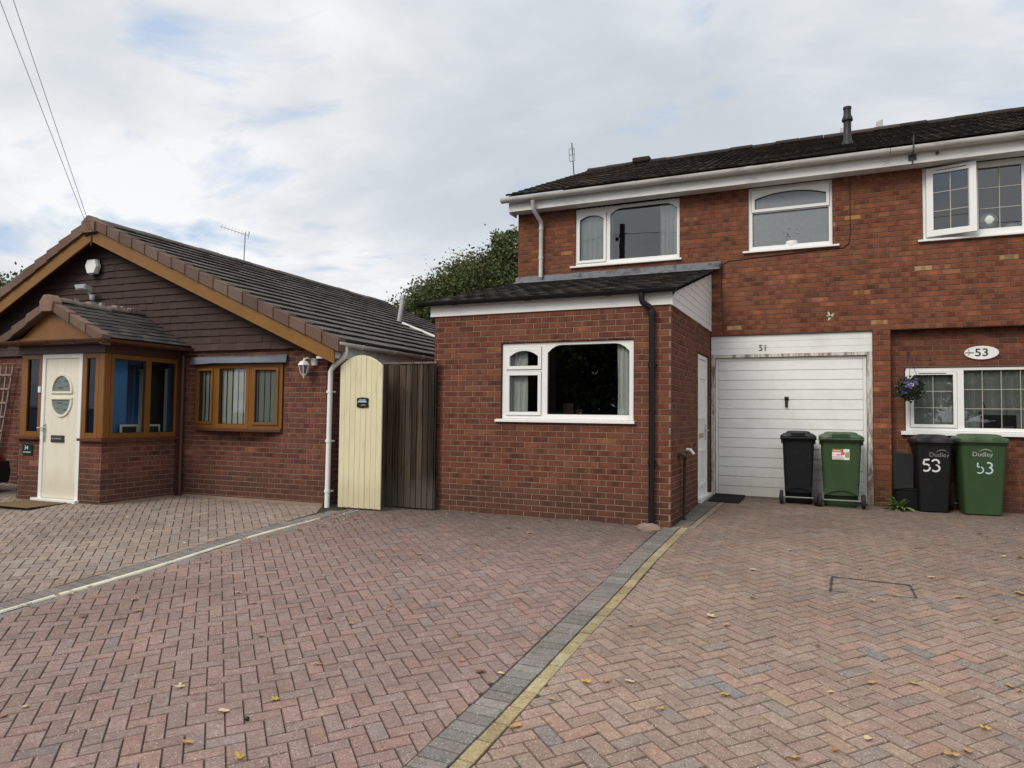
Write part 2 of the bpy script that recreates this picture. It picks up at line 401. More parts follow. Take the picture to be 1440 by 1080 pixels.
def brick_wall(mb, fr, u0, u1, z0, z1, ops, pal, phase=0, reveal=.11, seed=1, bl=.225, kiss=.5, mort=0, rough=1, bond='s', seam=None):
    """mb materials: 0 mortar, 1 brick"""
    g = random.Random(seed)
    us = sorted({u0, u1, *[e for o in ops for e in o[:2] if u0 < e < u1]})
    zs = sorted({z0, z1, *[e for o in ops for e in o[2:] if z0 < e < z1]})
    dm = -.007
    for a, b in zip(us, us[1:]):
        for c, d in zip(zs, zs[1:]):
            um, zm = (a+b)/2, (c+d)/2
            if any(o[0] < um < o[1] and o[2] < zm < o[3] for o in ops): continue
            mb.face([fr(a,dm,c), fr(b,dm,c), fr(b,dm,d), fr(a,dm,d)], mi=mort)
    rc = (.13,.042,.03)
    for a, b, c, d in ops:
        a2, b2, c2, d2 = max(a,u0), min(b,u1), max(c,z0), min(d,z1)
        if a2 > u0: mb.face([fr(a2,0,c2), fr(a2,-reveal,c2), fr(a2,-reveal,d2), fr(a2,0,d2)], rc, mi=1)
        if b2 < u1: mb.face([fr(b2,0,c2), fr(b2,-reveal,c2), fr(b2,-reveal,d2), fr(b2,0,d2)], rc, mi=1)
        if c2 > z0: mb.face([fr(a2,0,c2), fr(b2,0,c2), fr(b2,-reveal,c2), fr(a2,-reveal,c2)], rc, mi=1)
        if d2 < z1: mb.face([fr(a2,0,d2), fr(b2,0,d2), fr(b2,-reveal,d2), fr(a2,-reveal,d2)], rc, mi=1)
    n = int(math.ceil((z1 - z0)/.075 - 1e-6))
    for k in range(n):
        ca, cb = z0 + k*.075 + .005, min(z0 + k*.075 + .070, z1)
        if cb - ca < .012: continue
        # cells of free u / z
        e = sorted({u0, u1, *[x for o in ops if o[3] > ca and o[2] < cb for x in o[:2] if u0 < x < u1]})
        cells = []
        for a, b in zip(e, e[1:]):
            um = (a+b)/2; za, zb = ca, cb
            for o in ops:
                if o[0] < um < o[1] and o[3] > za and o[2] < zb:
                    if o[2] <= za + .012 and o[3] >= zb - .012: za = zb
                    elif o[2] > za + .012: zb = min(zb, o[2] - .002)
                    else: za = max(za, o[3] + .002)
            if zb - za < .012: continue
            if cells and abs(cells[-1][1]-a) < 1e-9 and abs(cells[-1][2]-za) < 1e-9 and abs(cells[-1][3]-zb) < 1e-9:
                cells[-1][1] = b
            else: cells.append([a, b, za, zb])
        hdr = bond == 'e' and k % 4 == 1
        step = bl if not hdr else bl/2
        off = ((k % 2)*bl/2 + phase)
        i0 = math.floor((u0 - off)/bl) - 1; st = off + i0*bl
        kz = int(round(ca/.075*10))
        while st < u1:
            g = random.Random(hash((kz, round((st+50)/bl*4), seed)))
            w = step
            for a, b, za, zb in cells:
                x0, x1 = max(st + .005, a + (.002 if a > u0 else 0)), min(st + w - .005, b - (.002 if b < u1 else 0))
                if x1 - x0 < (.025 if seam is None else .004): continue
                p = pal(x0, za, g) if callable(pal) else pick(pal, g)
                kj = 1 + g.uniform(-.11,.11); hj = g.uniform(-.04,.04)
                c = (p[0]*kj*(1+hj), p[1]*kj, p[2]*kj*(1-hj))
                d = g.uniform(-.0015, .0015)*rough
                y0, y1 = za + g.uniform(-.001,.001), zb + g.uniform(-.001,.001)
                bv = .003
                bl_ = 0 if seam is not None and abs(x0-seam) < 1e-6 else bv; br_ = 0 if seam is not None and abs(x1-seam) < 1e-6 else bv
                A = [fr(x0,dm,y0), fr(x1,dm,y0), fr(x1,dm,y1), fr(x0,dm,y1)]
                xs = [x0+bl_, x1-br_]
                g.random(); kq = g.random()
                if kq < kiss and x1-x0 > .15:
                    m1 = x0 + (x1-x0)*g.uniform(.22,.36); m2 = x0 + (x1-x0)*g.uniform(.62,.78)
                    xs = [x0+bl_, m1, m2, x1-br_]; kk = g.choice((.72,.8,1.22,1.15,.66))
                    cols = [c, tuple(q*kk for q in c), c]
                else: cols = [c]
                for j in range(len(xs)-1):
                    mb.face([fr(xs[j],d,y0+bv), fr(xs[j+1],d,y0+bv), fr(xs[j+1],d,y1-bv), fr(xs[j],d,y1-bv)], cols[j], mi=1)
                F = [fr(x0+bl_,d,y0+bv), fr(x1-br_,d,y0+bv), fr(x1-br_,d,y1-bv), fr(x0+bl_,d,y1-bv)]
                dk = tuple(q*.8 for q in c)
                for j in range(4):
                    mb.face([A[j], A[(j+1) % 4], F[(j+1) % 4], F[j]], dk, mi=1)
            st += step

# ------------------------------------------------------------------ windows
def arc_pts(a, b, top, rise, n=14, style='arch'):
    pts = []
    for k in range(n+1):
        t = k/n; u = a + (b-a)*t
        if style == 'arch':      # full shallow arch
            z = top - rise*(abs(2*t-1)**2.2)
        else:                    # flat with rounded shoulders
            s = min(1, min(t, 1-t)*(b-a)/(.18)); z = top - rise*(1-s)**2.0
        pts.append((u, z))
    return pts
def room(parent, fr, u0, u1, z0, z1, dep, m, d0=-.13, name='room_interior'):
    mb = MB()
    P = lambda u, d, z: fr(u, d, z)
    a, b = d0, d0 - dep
    mb.face([P(u0,b,z0),P(u1,b,z0),P(u1,b,z1),P(u0,b,z1)])
    mb.face([P(u0,a,z0),P(u0,b,z0),P(u0,b,z1),P(u0,a,z1)])
    mb.face([P(u1,a,z0),P(u1,b,z0),P(u1,b,z1),P(u1,a,z1)])
    mb.face([P(u0,a,z0),P(u1,a,z0),P(u1,b,z0),P(u0,b,z0)])
    mb.face([P(u0,a,z1),P(u1,a,z1),P(u1,b,z1),P(u0,b,z1)])
    return mb.build(name, m, parent)
def curtain(parent, fr, u0, u1, z0, z1, d, m, folds=6, amp=.02, name='curtain', gather=0):
    mb = MB(); n = folds*8; ids = []
    r = random.Random(int(u0*1000))
    ph = r.uniform(0, 6)
    rows = 6
    for j in range(rows+1):
        t = j/rows; row = []
        for k in range(n+1):
            s = k/n; u = u0 + (u1-u0)*s
            u += gather*(1-t)*(s)*0
            dd = d + amp*sin(s*folds*2*pi + ph + .5*sin(t*3+ph)) + amp*.4*sin(s*folds*4.6*pi + t)
            row.append(mb.vert(fr(u + .006*sin(t*4+k*.4), dd, z0 + (z1-z0)*t)))
        ids.append(row)
    for a, b in zip(ids, ids[1:]):
        for k in range(n): mb.fi([a[k], a[k+1], b[k+1], b[k]])
    return mb.build(name, m, parent, smooth=180)
def window(parent, fr, rect, panes, depth=-.03, th=.06, fm='white', gm='glass', sill=None, name='window', ring=.045, proud=.018, trickle=None, label=None):
    """panes: dict(r=(a,b,c,d), open=bool, arch=(rise,style), bars=(nu,nz))"""
    u0, u1, z0, z1 = rect
    mb = MB(); mb.mi = 0
    us = sorted({u0, u1, *[e for p in panes for e in p['r'][:2]]})
    zs = sorted({z0, z1, *[e for p in panes for e in p['r'][2:]]})
    for a, b in zip(us, us[1:]):
        for c, d in zip(zs, zs[1:]):
            um, zm = (a+b)/2, (c+d)/2
            if any(p['r'][0] < um < p['r'][1] and p['r'][2] < zm < p['r'][3] for p in panes): continue
            mb.box(a, b, depth-th, depth, c, d, fr)
    for p in panes:
        a, b, c, d = p['r']; top = depth
        if p.get('open'):
            r = ring; top = depth + proud
            x0, x1, y0, y1 = a-r, b+r, c-r, d+r
            mb.box(x0, x1, depth+.001, top, d, y1, fr); mb.box(x0, x1, depth+.001, top, y0, c, fr)
            mb.box(x0, a, depth+.001, top, c, d, fr); mb.box(b, x1, depth+.001, top, c, d, fr)
            gk = .004
            mb.box(x0-gk, x1+gk, depth+.0005, depth+.004, y0-gk, y0, fr, mi=1); mb.box(x0-gk, x1+gk, depth+.0005, depth+.004, y1, y1+gk, fr, mi=1)
            mb.box(x0-gk, x0, depth+.0005, depth+.004, y0, y1, fr, mi=1); mb.box(x1, x1+gk, depth+.0005, depth+.004, y0, y1, fr, mi=1)
        g = .007; gd = depth-.02
        mb.box(a, b, gd-.004, gd, c, c+g, fr, mi=1); mb.box(a, b, gd-.004, gd, d-g, d, fr, mi=1)
        mb.box(a, a+g, gd-.004, gd, c+g, d-g, fr, mi=1); mb.box(b-g, b, gd-.004, gd, c+g, d-g, fr, mi=1)
        if p.get('arch'):
            rise, style = p['arch']
            ap = arc_pts(a, b, d-.004, rise, 18, style)
            for q0, q1 in zip(ap, ap[1:]):
                mb.prism([q0, q1, (q1[0], d+.001), (q0[0], d+.001)], fr, depth-.018, top-.002)
                g2 = .008
                mb.prism([(q0[0], q0[1]-g2), (q1[0], q1[1]-g2), q1, q0], fr, depth-.024, depth-.012, mi=1)
        if p.get('bars'):
            nu, nz = p['bars']; w = .0045
            for k in range(1, nu):
                u = a + (b-a)*k/nu; mb.box(u-w, u+w, gd-.012, gd-.002, c, d, fr, mi=2)
            for k in range(1, nz):
                z = c + (d-c)*k/nz; mb.box(a, b, gd-.011, gd-.003, z-w, z+w, fr, mi=2)
    if trickle:
        for a, b, z in trickle: mb.box(a, b, depth+proud, depth+proud+.014, z, z+.018, fr, mi=0); mb.box(a, b, depth+proud+.002, depth+proud+.008, z-.006, z-.0005, fr, mi=1)
    if sill:
        a, b, z, ht, pr = sill
        mb.hexa([fr(a,depth-.02,z-ht), fr(b,depth-.02,z-ht), fr(b,pr,z-ht), fr(a,pr,z-ht), fr(a,depth-.02,z-.001), fr(b,depth-.02,z-.001), fr(b,pr,z-.012), fr(a,pr,z-.012)])
    o = mb.build(name, [M[fm], M['black'], M['glazing_bar']], parent, bevel=.003, label=label)
    for p in panes:
        a, b, c, d = p['r']
        g = MB(); g.face([fr(a,depth-.027,c), fr(b,depth-.027,c), fr(b,depth-.027,d), fr(a,depth-.027,d)])
        g.build('pane', M[p.get('glass', gm)], o)
    return o

# ------------------------------------------------------------------ roofs
def tile_roof(mb, P0, along, up, L, S, nc, tw, thick, pal, prof=None, jz=.003, stag=True, under=True, clipfn=None):
    P0 = Vector(P0); along = Vector(along).normalized(); up = Vector(up).normalized()
    nrm = along.cross(up).normalized()
    if nrm.z < 0: nrm = -nrm
    g = S/nc; ov = .045
    prof = prof or [(0, 0), (1, 0)]
    if under:
        q = [P0 - nrm*.02, P0 + along*L - nrm*.02, P0 + along*L + up*S - nrm*.02, P0 + up*S - nrm*.02]
        mb.face(q, (.02,.018,.016))
    for c in range(nc):
        s0 = c*g; s1 = min(s0 + g + ov, S)
        off = (tw/2 if (c % 2 and stag) else 0)
        a = -off
        while a < L - .01:
            a0, a1 = max(a, 0), min(a + tw - .004, L)
            if a1 - a0 < .02: a += tw; continue
            if clipfn:
                r = clipfn(a0, a1, s0, s1)
                if r is None: a += tw; continue
                a0, a1 = r
            col = jit(pick(pal), .18)
            h0 = thick + rnd.uniform(-jz, jz); h1 = thick*.12; ds = rnd.uniform(-.006, .006)
            tl = rnd.uniform(-jz, jz)
            lo = []; hi = []; bt = []
            for f, h in prof:
                x = a0 + (a1-a0)*f
                lo.append(P0 + along*x + up*(s0+ds) + nrm*(h0 + h + tl*(f-.5)))
                hi.append(P0 + along*x + up*s1 + nrm*(h1 + h))
                bt.append(P0 + along*x + up*(s0+ds+.002) + nrm*(h*.9 - .004))
            for k in range(len(prof)-1):
                mb.face([lo[k], lo[k+1], hi[k+1], hi[k]], col)
                mb.face([bt[k], bt[k+1], lo[k+1], lo[k]], tuple(q*.5 for q in col))
            mb.face([lo[0], hi[0], bt[0]], tuple(q*.6 for q in col)); mb.face([lo[-1], bt[-1], hi[-1]], tuple(q*.6 for q in col))
            a += tw
def ridge_tiles(mb, p0, p1, r, ln, pal, sag=.012, half=True):
    p0 = Vector(p0); p1 = Vector(p1); d = (p1-p0); L = d.length; d.normalize()
    side = d.cross(Vector((0,0,1))).normalized()
    n = max(1, int(round(L/ln))); w = L/n
    for k in range(n):
        a = p0 + d*(k*w + .004); b = p0 + d*((k+1)*w - .004)
        dz = rnd.uniform(-sag, sag)*.5
        col = jit(pick(pal), .15)
        A, Bq = [], []
        for j in range(9):
            t = pi*j/8
            o = side*(cos(t)*r) + Vector((0,0,1))*(sin(t)*r*.75 - r*.35 + dz)
            A.append(a+o); Bq.append(b+o)
        for j in range(8): mb.face([A[j], A[j+1], Bq[j+1], Bq[j]], col)
        mb.face(A, col); mb.face(Bq[::-1], col)
PAL_TILE = [(4,(.098,.087,.079)),(3,(.090,.080,.073)),(2,(.108,.096,.087)),(1,(.08,.071,.065))]
PAL_MOSS = [(4,(.045,.036,.032)),(3,(.034,.028,.026)),(2,(.06,.046,.038)),(1,(.08,.055,.04))]
PAL_LEAN = [(4,(.055,.05,.045)),(3,(.04,.036,.034)),(2,(.075,.066,.056))]
PAL_CLAD = [(4,(.056,.034,.032)),(3,(.054,.032,.030)),(2,(.059,.036,.033))]
PAL_VERGE = [(4,(.150,.096,.076)),(3,(.130,.084,.068)),(2,(.172,.114,.09))]

def verge_units(mb, A, Bp, n, h, dpt, out, pal=PAL_VERGE, lip=.03):
    """cloaked verge units from low end A to high end Bp (points on the top outer edge); out = outward unit vec"""
    A = Vector(A); Bp = Vector(Bp); out = Vector(out); d = (Bp-A)/n; dn = d.normalized()
    up = Vector((0,0,1))
    for k in range(n):
        col = jit(pick(pal), .1)
        a = A + d*k - dn*.03; b = A + d*(k+1) + dn*.012
        la, lb = .022, .0
        hh = h + rnd.uniform(-.006,.006)
        o1, o2 = out*(.016 + .004), out*.0
        P = [a - up*hh + o1, b - up*hh + o2, b - up*hh - out*dpt, a - up*hh - out*dpt,
             a + up*la + o1, b + up*lb + o2, b + up*lb - out*dpt, a + up*la - out*dpt]
        mb.hexa(P, col)

def text_part(body, size, m, parent, fr, u, d, z, name='lettering', ext=.0015, rot=0, sx=1, align='CENTER', shear=0):
    cu = bpy.data.curves.new('tmp_text', 'FONT'); cu.body = body; cu.size = size; cu.extrude = ext; cu.align_x = align; cu.align_y = 'CENTER'
    cu.shear = shear
    o = bpy.data.objects.new('tmp_text', cu); COL.objects.link(o)
    bpy.context.view_layer.update()
    me = bpy.data.meshes.new_from_object(o.evaluated_get(bpy.context.evaluated_depsgraph_get()))
    bpy.data.objects.remove(o); bpy.data.curves.remove(cu)
    mb = MB()
    for v in me.vertices:
        x, y = v.co.x*sx, v.co.y; x, y = x*cos(rot)-y*sin(rot), x*sin(rot)+y*cos(rot)
        mb.v.append(Vector(fr(u+x, d+v.co.z, z+y)))
    for p in me.polygons: mb.fi(list(p.vertices))
    bpy.data.meshes.remove(me)
    return mb.build(name, m, parent)
# ================================================================== SETTING
def clip_half(poly, n, c):
    out = []
    for k in range(len(poly)):
        a, b = poly[k], poly[(k+1) % len(poly)]
        da, db = a[0]*n[0]+a[1]*n[1]-c, b[0]*n[0]+b[1]*n[1]-c
        if da <= 0: out.append(a)
        if da*db < 0:
            t = da/(da-db); out.append((a[0]+(b[0]-a[0])*t, a[1]+(b[1]-a[1])*t))
    return out
def inset(poly, dl):
    p = poly; m = len(poly)
    for k in range(m):
        a, b = poly[k], poly[(k+1) % m]
        ex, ey = b[0]-a[0], b[1]-a[1]; l = math.hypot(ex, ey)
        if l < 1e-6: continue
        n = (ey/l, -ex/l); c = n[0]*a[0]+n[1]*a[1]-dl
        p = clip_half(p, n, c)
        if len(p) < 3: return []
    return p
def paver(mb, poly, col, joint=.0019, bev=.0045, tilt=.0018):
    a = inset(poly, joint)
    if len(a) < 3: return
    b = inset(a, bev)
    area = abs(sum(a[k][0]*a[(k+1)%len(a)][1]-a[(k+1)%len(a)][0]*a[k][1] for k in range(len(a))))/2
    if len(b) < 3 or area < .0012: return
    cx, cy = a[0]; tx, ty, tz = rnd.uniform(-tilt,tilt)*8, rnd.uniform(-tilt,tilt)*8, rnd.uniform(-tilt,tilt)
    def z(p, dz): return (p[0], p[1], G(*p) + dz + tx*(p[0]-cx) + ty*(p[1]-cy) + tz)
    B = [z(p, 0) for p in b]
    mb.face(B, col)
    dk = tuple(q*.7 for q in col)
    for k in range(len(a)):
        p, q = a[k], a[(k+1) % len(a)]
        # matching inset corners: nearest
        i = min(range(len(b)), key=lambda j: (b[j][0]-p[0])**2+(b[j][1]-p[1])**2)
        j = min(range(len(b)), key=lambda j: (b[j][0]-q[0])**2+(b[j][1]-q[1])**2)
        P, Q = z(p, -.007), z(q, -.007)
        if i == j: mb.face([P, Q, B[i]], dk)
        else: mb.face([P, Q, B[j], B[i]], dk)
def herring(mb, region, pal, ang, org=(0,0), s=.1, colfn=None):
    ca, sa = cos(ang), sin(ang)
    xs = [p[0] for p in region]; ys = [p[1] for p in region]
    # bounds in rotated cells
    cc = [((x-org[0])*ca+(y-org[1])*sa, -(x-org[0])*sa+(y-org[1])*ca) for x in (min(xs),max(xs)) for y in (min(ys),max(ys))]
    i0, i1 = int(min(c[0] for c in cc)/s)-3, int(max(c[0] for c in cc)/s)+3
    j0, j1 = int(min(c[1] for c in cc)/s)-3, int(max(c[1] for c in cc)/s)+3
    ed = []
    m = len(region)
    ar = sum(region[k][0]*region[(k+1)%m][1]-region[(k+1)%m][0]*region[k][1] for k in range(m))
    reg = region if ar > 0 else region[::-1]
    for k in range(m):
        a, b = reg[k], reg[(k+1) % m]; ex, ey = b[0]-a[0], b[1]-a[1]; l = math.hypot(ex, ey)
        n = (ey/l, -ex/l); ed.append((n, n[0]*a[0]+n[1]*a[1]))
    for j in range(j0, j1):
        for i in range(i0, i1):
            k = (i - j) % 4
            if k == 0: r = (i, j, i+2, j+1)
            elif k == 3: r = (i, j, i+1, j+2)
            else: continue
            P = [(r[0]*s, r[1]*s), (r[2]*s, r[1]*s), (r[2]*s, r[3]*s), (r[0]*s, r[3]*s)]
            P = [(org[0]+x*ca-y*sa, org[1]+x*sa+y*ca) for x, y in P]
            if all(x < min(xs) for x, _ in P) or all(x > max(xs) for x, _ in P) or all(y < min(ys) for _, y in P) or all(y > max(ys) for _, y in P): continue
            for n, c in ed:
                P = clip_half(P, n, c)
                if len(P) < 3: break
            if len(P) < 3: continue
            col = colfn(*P[0]) if colfn else pick(pal)
            paver(mb, P, jit(col, .085))
PLUM = [(6,(.258,.180,.156)),(4,(.245,.168,.146)),(3,(.275,.180,.156)),(1.2,(.245,.18,.158)),(.2,(.21,.168,.155))]
TAN = [(6,(.282,.222,.183)),(4,(.264,.207,.17)),(3,(.30,.237,.195)),(1,(.24,.188,.156))]
MULTI = [(8,(.300,.216,.170)),(5,(.285,.207,.166)),(3,(.315,.208,.164)),(1.2,(.262,.21,.178)),(.8,(.318,.235,.172)),(.25,(.22,.195,.182))]
GREY = [(5,(.20,.18,.165)),(3,(.18,.165,.152)),(2,(.225,.20,.18))]
YEL = [(5,(.33,.265,.15)),(3,(.295,.235,.13)),(2,(.36,.30,.18))]
def darken_far(c, y, y0, y1, k, tgt):  # block colour shifts to a darker brown up the drive
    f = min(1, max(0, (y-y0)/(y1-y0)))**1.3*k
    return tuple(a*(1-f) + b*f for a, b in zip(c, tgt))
XG, XY0, XY1 = -1.935, -1.735, -1.635       # grey band | yellow band edges

mb = MB(); herring(mb, [(-5.93, .6), (XG, .6), (XG, 8.55), (-5.1, 8.6), (-6.2, 8.35)], PLUM, R(45+2.5), (-.03, .02), colfn=lambda x, y: darken_far(pick(PLUM), y, 5.8, 8.5, .85, (.115,.092,.080)))  # darker brown towards the extension wall
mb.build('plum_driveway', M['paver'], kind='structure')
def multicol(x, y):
    return darken_far(pick(MULTI), y, 3.6, 10.5, .72, (.155,.118,.092))      # darker and duller towards the garage
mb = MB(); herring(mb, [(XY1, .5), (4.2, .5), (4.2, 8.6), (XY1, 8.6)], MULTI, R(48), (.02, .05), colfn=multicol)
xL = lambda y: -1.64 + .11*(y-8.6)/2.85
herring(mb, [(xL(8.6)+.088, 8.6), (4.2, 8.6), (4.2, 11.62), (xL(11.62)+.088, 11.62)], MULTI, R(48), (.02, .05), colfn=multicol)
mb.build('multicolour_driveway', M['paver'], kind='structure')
mb = MB(); herring(mb, [(-15, 1.5), (-6.40, 1.5), (-6.38, 7.6), (-6.7, 8.1), (-15, 7.7)], TAN, R(48), (.04, .01))
mb.build('tan_driveway', M['paver'], kind='structure')
# grey + yellow band between the two drives of the pair
mb = MB()
y = .4; k = 0
while y < 8.60:
    x = .006*sin(y*1.7)
    paver(mb, [(XG+x, y), (XY0+x, y), (XY0+x, y+.1), (XG+x, y+.1)], jit(pick(GREY), .12))
    if k % 2 == 0:
        paver(mb, [(XY0+x+.004, y-.04), (XY1+x, y-.04), (XY1+x, y+.16), (XY0+x+.004, y+.16)], jit(pick(YEL), .12))
    y += .1; k += 1
mb.build('grey_and_yellow_edging', M['paver'], kind='structure')
# left edging : soldier course, cream strip, stretcher
mb = MB(); y = .5; k = 0
while y < 7.75:
    x = -6.385 + .05*max(0, (y-6.5))**1.5
    paver(mb, [(x, y), (x+.2, y), (x+.2, y+.1), (x, y+.1)], jit(pick(GREY), .12))
    if k % 2 == 0:
        paver(mb, [(x+.275, y), (x+.385, y), (x+.385, y+.2), (x+.275, y+.2)], jit(pick(GREY), .12))
    y += .1; k += 1
mb.build('grey_edging', M['paver'], kind='structure')
mb = MB(); y = .5; prev = None
while y < 7.4:
    x = -6.385 + .05*max(0, (y-6.5))**1.5
    w = .052 + .012*sin(y*3.1) + rnd.uniform(-.006,.006) - .03*max(0, (y-5.2)/2.2)
    z = G(x+.2, y)
    cur = [(x+.206, y, z-.006), (x+.212, y, z+.007), (x+.206+w, y, z+.007), (x+.214+w, y, z-.006)]
    if prev:
        for i in range(3): mb.face([prev[i], prev[i+1], cur[i+1], cur[i]])
    prev = cur; y += .07
mb.build('cream_edging_strip', M['cream_strip'], kind='structure')
# slabs along the side wall + yellow line
mb = MB()
y = 8.62
while y < 11.4:
    l = rnd.uniform(.42, .62)
    P = [(-1.82, y), (xL(y), y), (xL(min(y+l, 11.45)), min(y+l, 11.45)), (-1.82, min(y+l, 11.45))]
    paver(mb, P, jit((.165,.142,.125), .15), joint=.004)
    y += l
mb.build('slab_path', M['paver'], kind='structure')
mb = MB()
y = 8.62
while y < 11.45:
    x = xL(y); x2 = xL(y+.2)
    paver(mb, [(x+.003, y), (x+.085, y), (x2+.085, y+.2), (x2+.003, y+.2)], jit((.25,.205,.14), .15))
    y += .2
mb.build('yellow_edging', M['paver'], kind='structure')
# ground sheet (joint sand under the paving, then verge / road, out to the horizon)
def axis(lo, hi, step, far):
    a = [-far, -far*.4, -far*.15, -far*.06]; v = lo
    while v <= hi + 1e-6: a.append(v); v += step
    return a + [far*.06, far*.15, far*.4, far]
gx = axis(-16, 6, .5, 700); gy = axis(-4, 12.5, .25, 700)
mb = MB()
ids = [[mb.vert((x, y, G(x, y) - .0085)) for x in gx] for y in gy]
for j in range(len(gy)-1):
    for i in range(len(gx)-1):
        mid = ((gx[i]+gx[i+1])/2, (gy[j]+gy[j+1])/2)
        drive = -16 <= mid[0] <= 6 and .3 < mid[1] < 12.5
        mb.fi([ids[j][i], ids[j][i+1], ids[j+1][i+1], ids[j+1][i]], mi=0 if drive else 1)
mb.build('ground', [M['joint'], M['soil']], kind='structure')
mb = MB(); mb.face([(-300,-9,-.452),(300,-9,-.452),(300,-1.2,-.452),(-300,-1.2,-.452)])
mb.build('road', M['asphalt'], kind='structure')
mb = MB(); mb.box(-300, 300, -11, -9, -.6, -.33); mb.build('pavement', M['slab'], kind='structure')

# ================================================================== HOUSE 51
WALL = lambda: [M['mortar'], M['brick'], M['mortar_dark']]
h51 = thing('terraced_house', 'red brick two storey house number 51 with white garage door and front extension', 'house', (-2.2, 11.477, 0), world=True)
def up_pal(u, z, g):
    if z > 2.6 and g.random() < (.022 if z < 4.3 else .008): return pick(PAL_BUFF, g)
    return pick(PAL_UP, g)
mb = MB()
XB = .70
brick_wall(mb, frF, -5.21, XB, 0, 4.96, [(-5.3,-1.84,-.1,2.55),(-1.84,.47,-.1,2.62),(-4.12,-2.32,3.90,4.97),(-1.25,-.05,3.92,4.97)], up_pal, seed=5, kiss=.75, mort=2, reveal=.16, seam=XB)
# plain body behind (left gable, rear)
mb.mi = 1; c = (.15,.05,.035)
mb.face([(-5.21,DF,0),(-5.21,19.7,0),(-5.21,19.7,5),(-5.21,DF,5)], c)
mb.face([(-5.21,DF,5),(-5.21,19.7,5),(-5.21,15.6,6.95)], c)
mb.face([(-5.21,19.7,0),(XB,19.7,0),(XB,19.7,5),(-5.21,19.7,5)], c)
mb.face([(XB,DF+.2,0),(XB,19.7,0),(XB,19.7,5),(XB,DF+.2,5)], c)
mb.build('wall', WALL(), h51)
# pier cheek in the recess
mb = MB()
frCh = lambda u, d, z: (XB + d, u, z)
brick_wall(mb, frCh, DF, DF+.16, 0.02, 2.61, [], PAL_UP, seed=9, mort=2)
mb.build('pier_cheek', WALL(), h51)
# extension walls
mb = MB()
brick_wall(mb, frE, -5.165, XS, -.15, 2.70, [(-4.115,-2.29,1.245,2.295)], PAL_EXT, seed=11, phase=.06, kiss=.45)
brick_wall(mb, frS, DE, 11.47, -.15, 2.70, [(10.36,11.30,.1,2.27)], PAL_EXT, seed=12, phase=.11, kiss=.45)
mb.mi = 1; mb.face([(-5.165,DE,-.1),(-5.165,DF,-.1),(-5.165,DF,3.6),(-5.165,DE,2.8)], (.15,.05,.035))
# pale mortar smears along the base
mb.build('extension_wall', WALL(), h51)
# windows
wl = dict(fm='white')
w = window(h51, frE, (-4.107,-2.30,1.284,2.288), [dict(r=(-4.0,-3.585,1.985,2.19), open=True, arch=(.075,'arch'), glass='glass_dark'),
     dict(r=(-4.0,-3.585,1.375,1.86), open=True, glass='glass_dark'), dict(r=(-3.455,-2.355,1.345,2.255), arch=(.10,'sh'), glass='glass_dark')],
     sill=(-4.18,-2.27,1.284,.045,.05), label='ground floor picture window with small side casements and arched heads')
room(w, frE, -4.3, -2.1, .6, 2.45, 2.4, M['roomdark'])
curtain(w, frE, -2.54, -2.31, 1.25, 2.3, -.135, M['curtain'], 4, .02)
curtain(w, frE, -4.10, -3.78, 1.25, 2.3, -.135, M['curtain'], 4, .02)
mb = MB(); mb.box(-3.4, -3.25, -.5, -.47, 1.25, 1.5, frE); mb.box(-3.3,-3.15,-.6,-.56,1.25,1.42,frE); mb.build('ornament', M['dbrown'], w)
w = window(h51, frF, (-4.12,-2.32,3.925,4.915), [dict(r=(-4.045,-3.615,4.01,4.79), open=True, arch=(.07,'arch')),
     dict(r=(-3.50,-2.37,3.99,4.865), arch=(.10,'sh'))], sill=(-4.20,-2.28,3.925,.04,.05), label='upper window with curtains reflecting a telegraph pole')
room(w, frF, -4.3, -2.15, 3.2, 4.95, 3, M['room'])
curtain(w, frF, -4.10, -3.48, 3.9, 4.95, -.135, M['curtain'], 7, .022)
curtain(w, frF, -2.66, -2.33, 3.9, 4.95, -.135, M['curtain'], 5, .022)
w = window(h51, frF, (-1.25,-.05,3.94,4.93), [dict(r=(-1.155,-.135,4.585,4.835), open=True, arch=(.085,'arch'), glass='frosted'),
     dict(r=(-1.19,-.10,4.0,4.525), glass='frosted')], sill=(-1.33,.045,3.94,.04,.05), label='upper window of patterned obscure glass with arched top light')
room(w, frF, -1.4, .1, 3.5, 4.95, 2, M['room'])
def potplant(parent, c, s=1, name='pot_plant'):
    mb = MB(); mb.lathe([(.075*s,0),(.10*s,.05*s),(.09*s,.09*s)], c, 14)
    o = mb.build('pot', M['whitepaint'], parent, smooth=40)
    mb = MB(); c = Vector(c) + Vector((0,0,.09*s))
    for k in range(46):
        a = rnd.uniform(0, 2*pi); e = rnd.uniform(.3, 1.4); l = rnd.uniform(.12,.34)*s
        d = Vector((cos(a)*cos(e)*.6, sin(a)*cos(e)*.25, sin(e))); p = c + d*l
        q = Vector((rnd.uniform(-1,1), rnd.uniform(-1,1), rnd.uniform(-1,1))).normalized(); r = d.cross(q).normalized()
        col = (.5,.52,.5) if rnd.random() < .55 else (.2,.27,.16)
        mb.face([p - q*.025*s, p + r*.02*s, p + q*.025*s, p - r*.02*s], col)
    mb.build('foliage', M['petal'], parent)
pp = thing('pot_plant', 'white flowering pot plant behind the patterned bathroom window glass', 'pot plant', (-.62, DF+.11, 3.96))
potplant(pp, (0,0,0), 1.05)
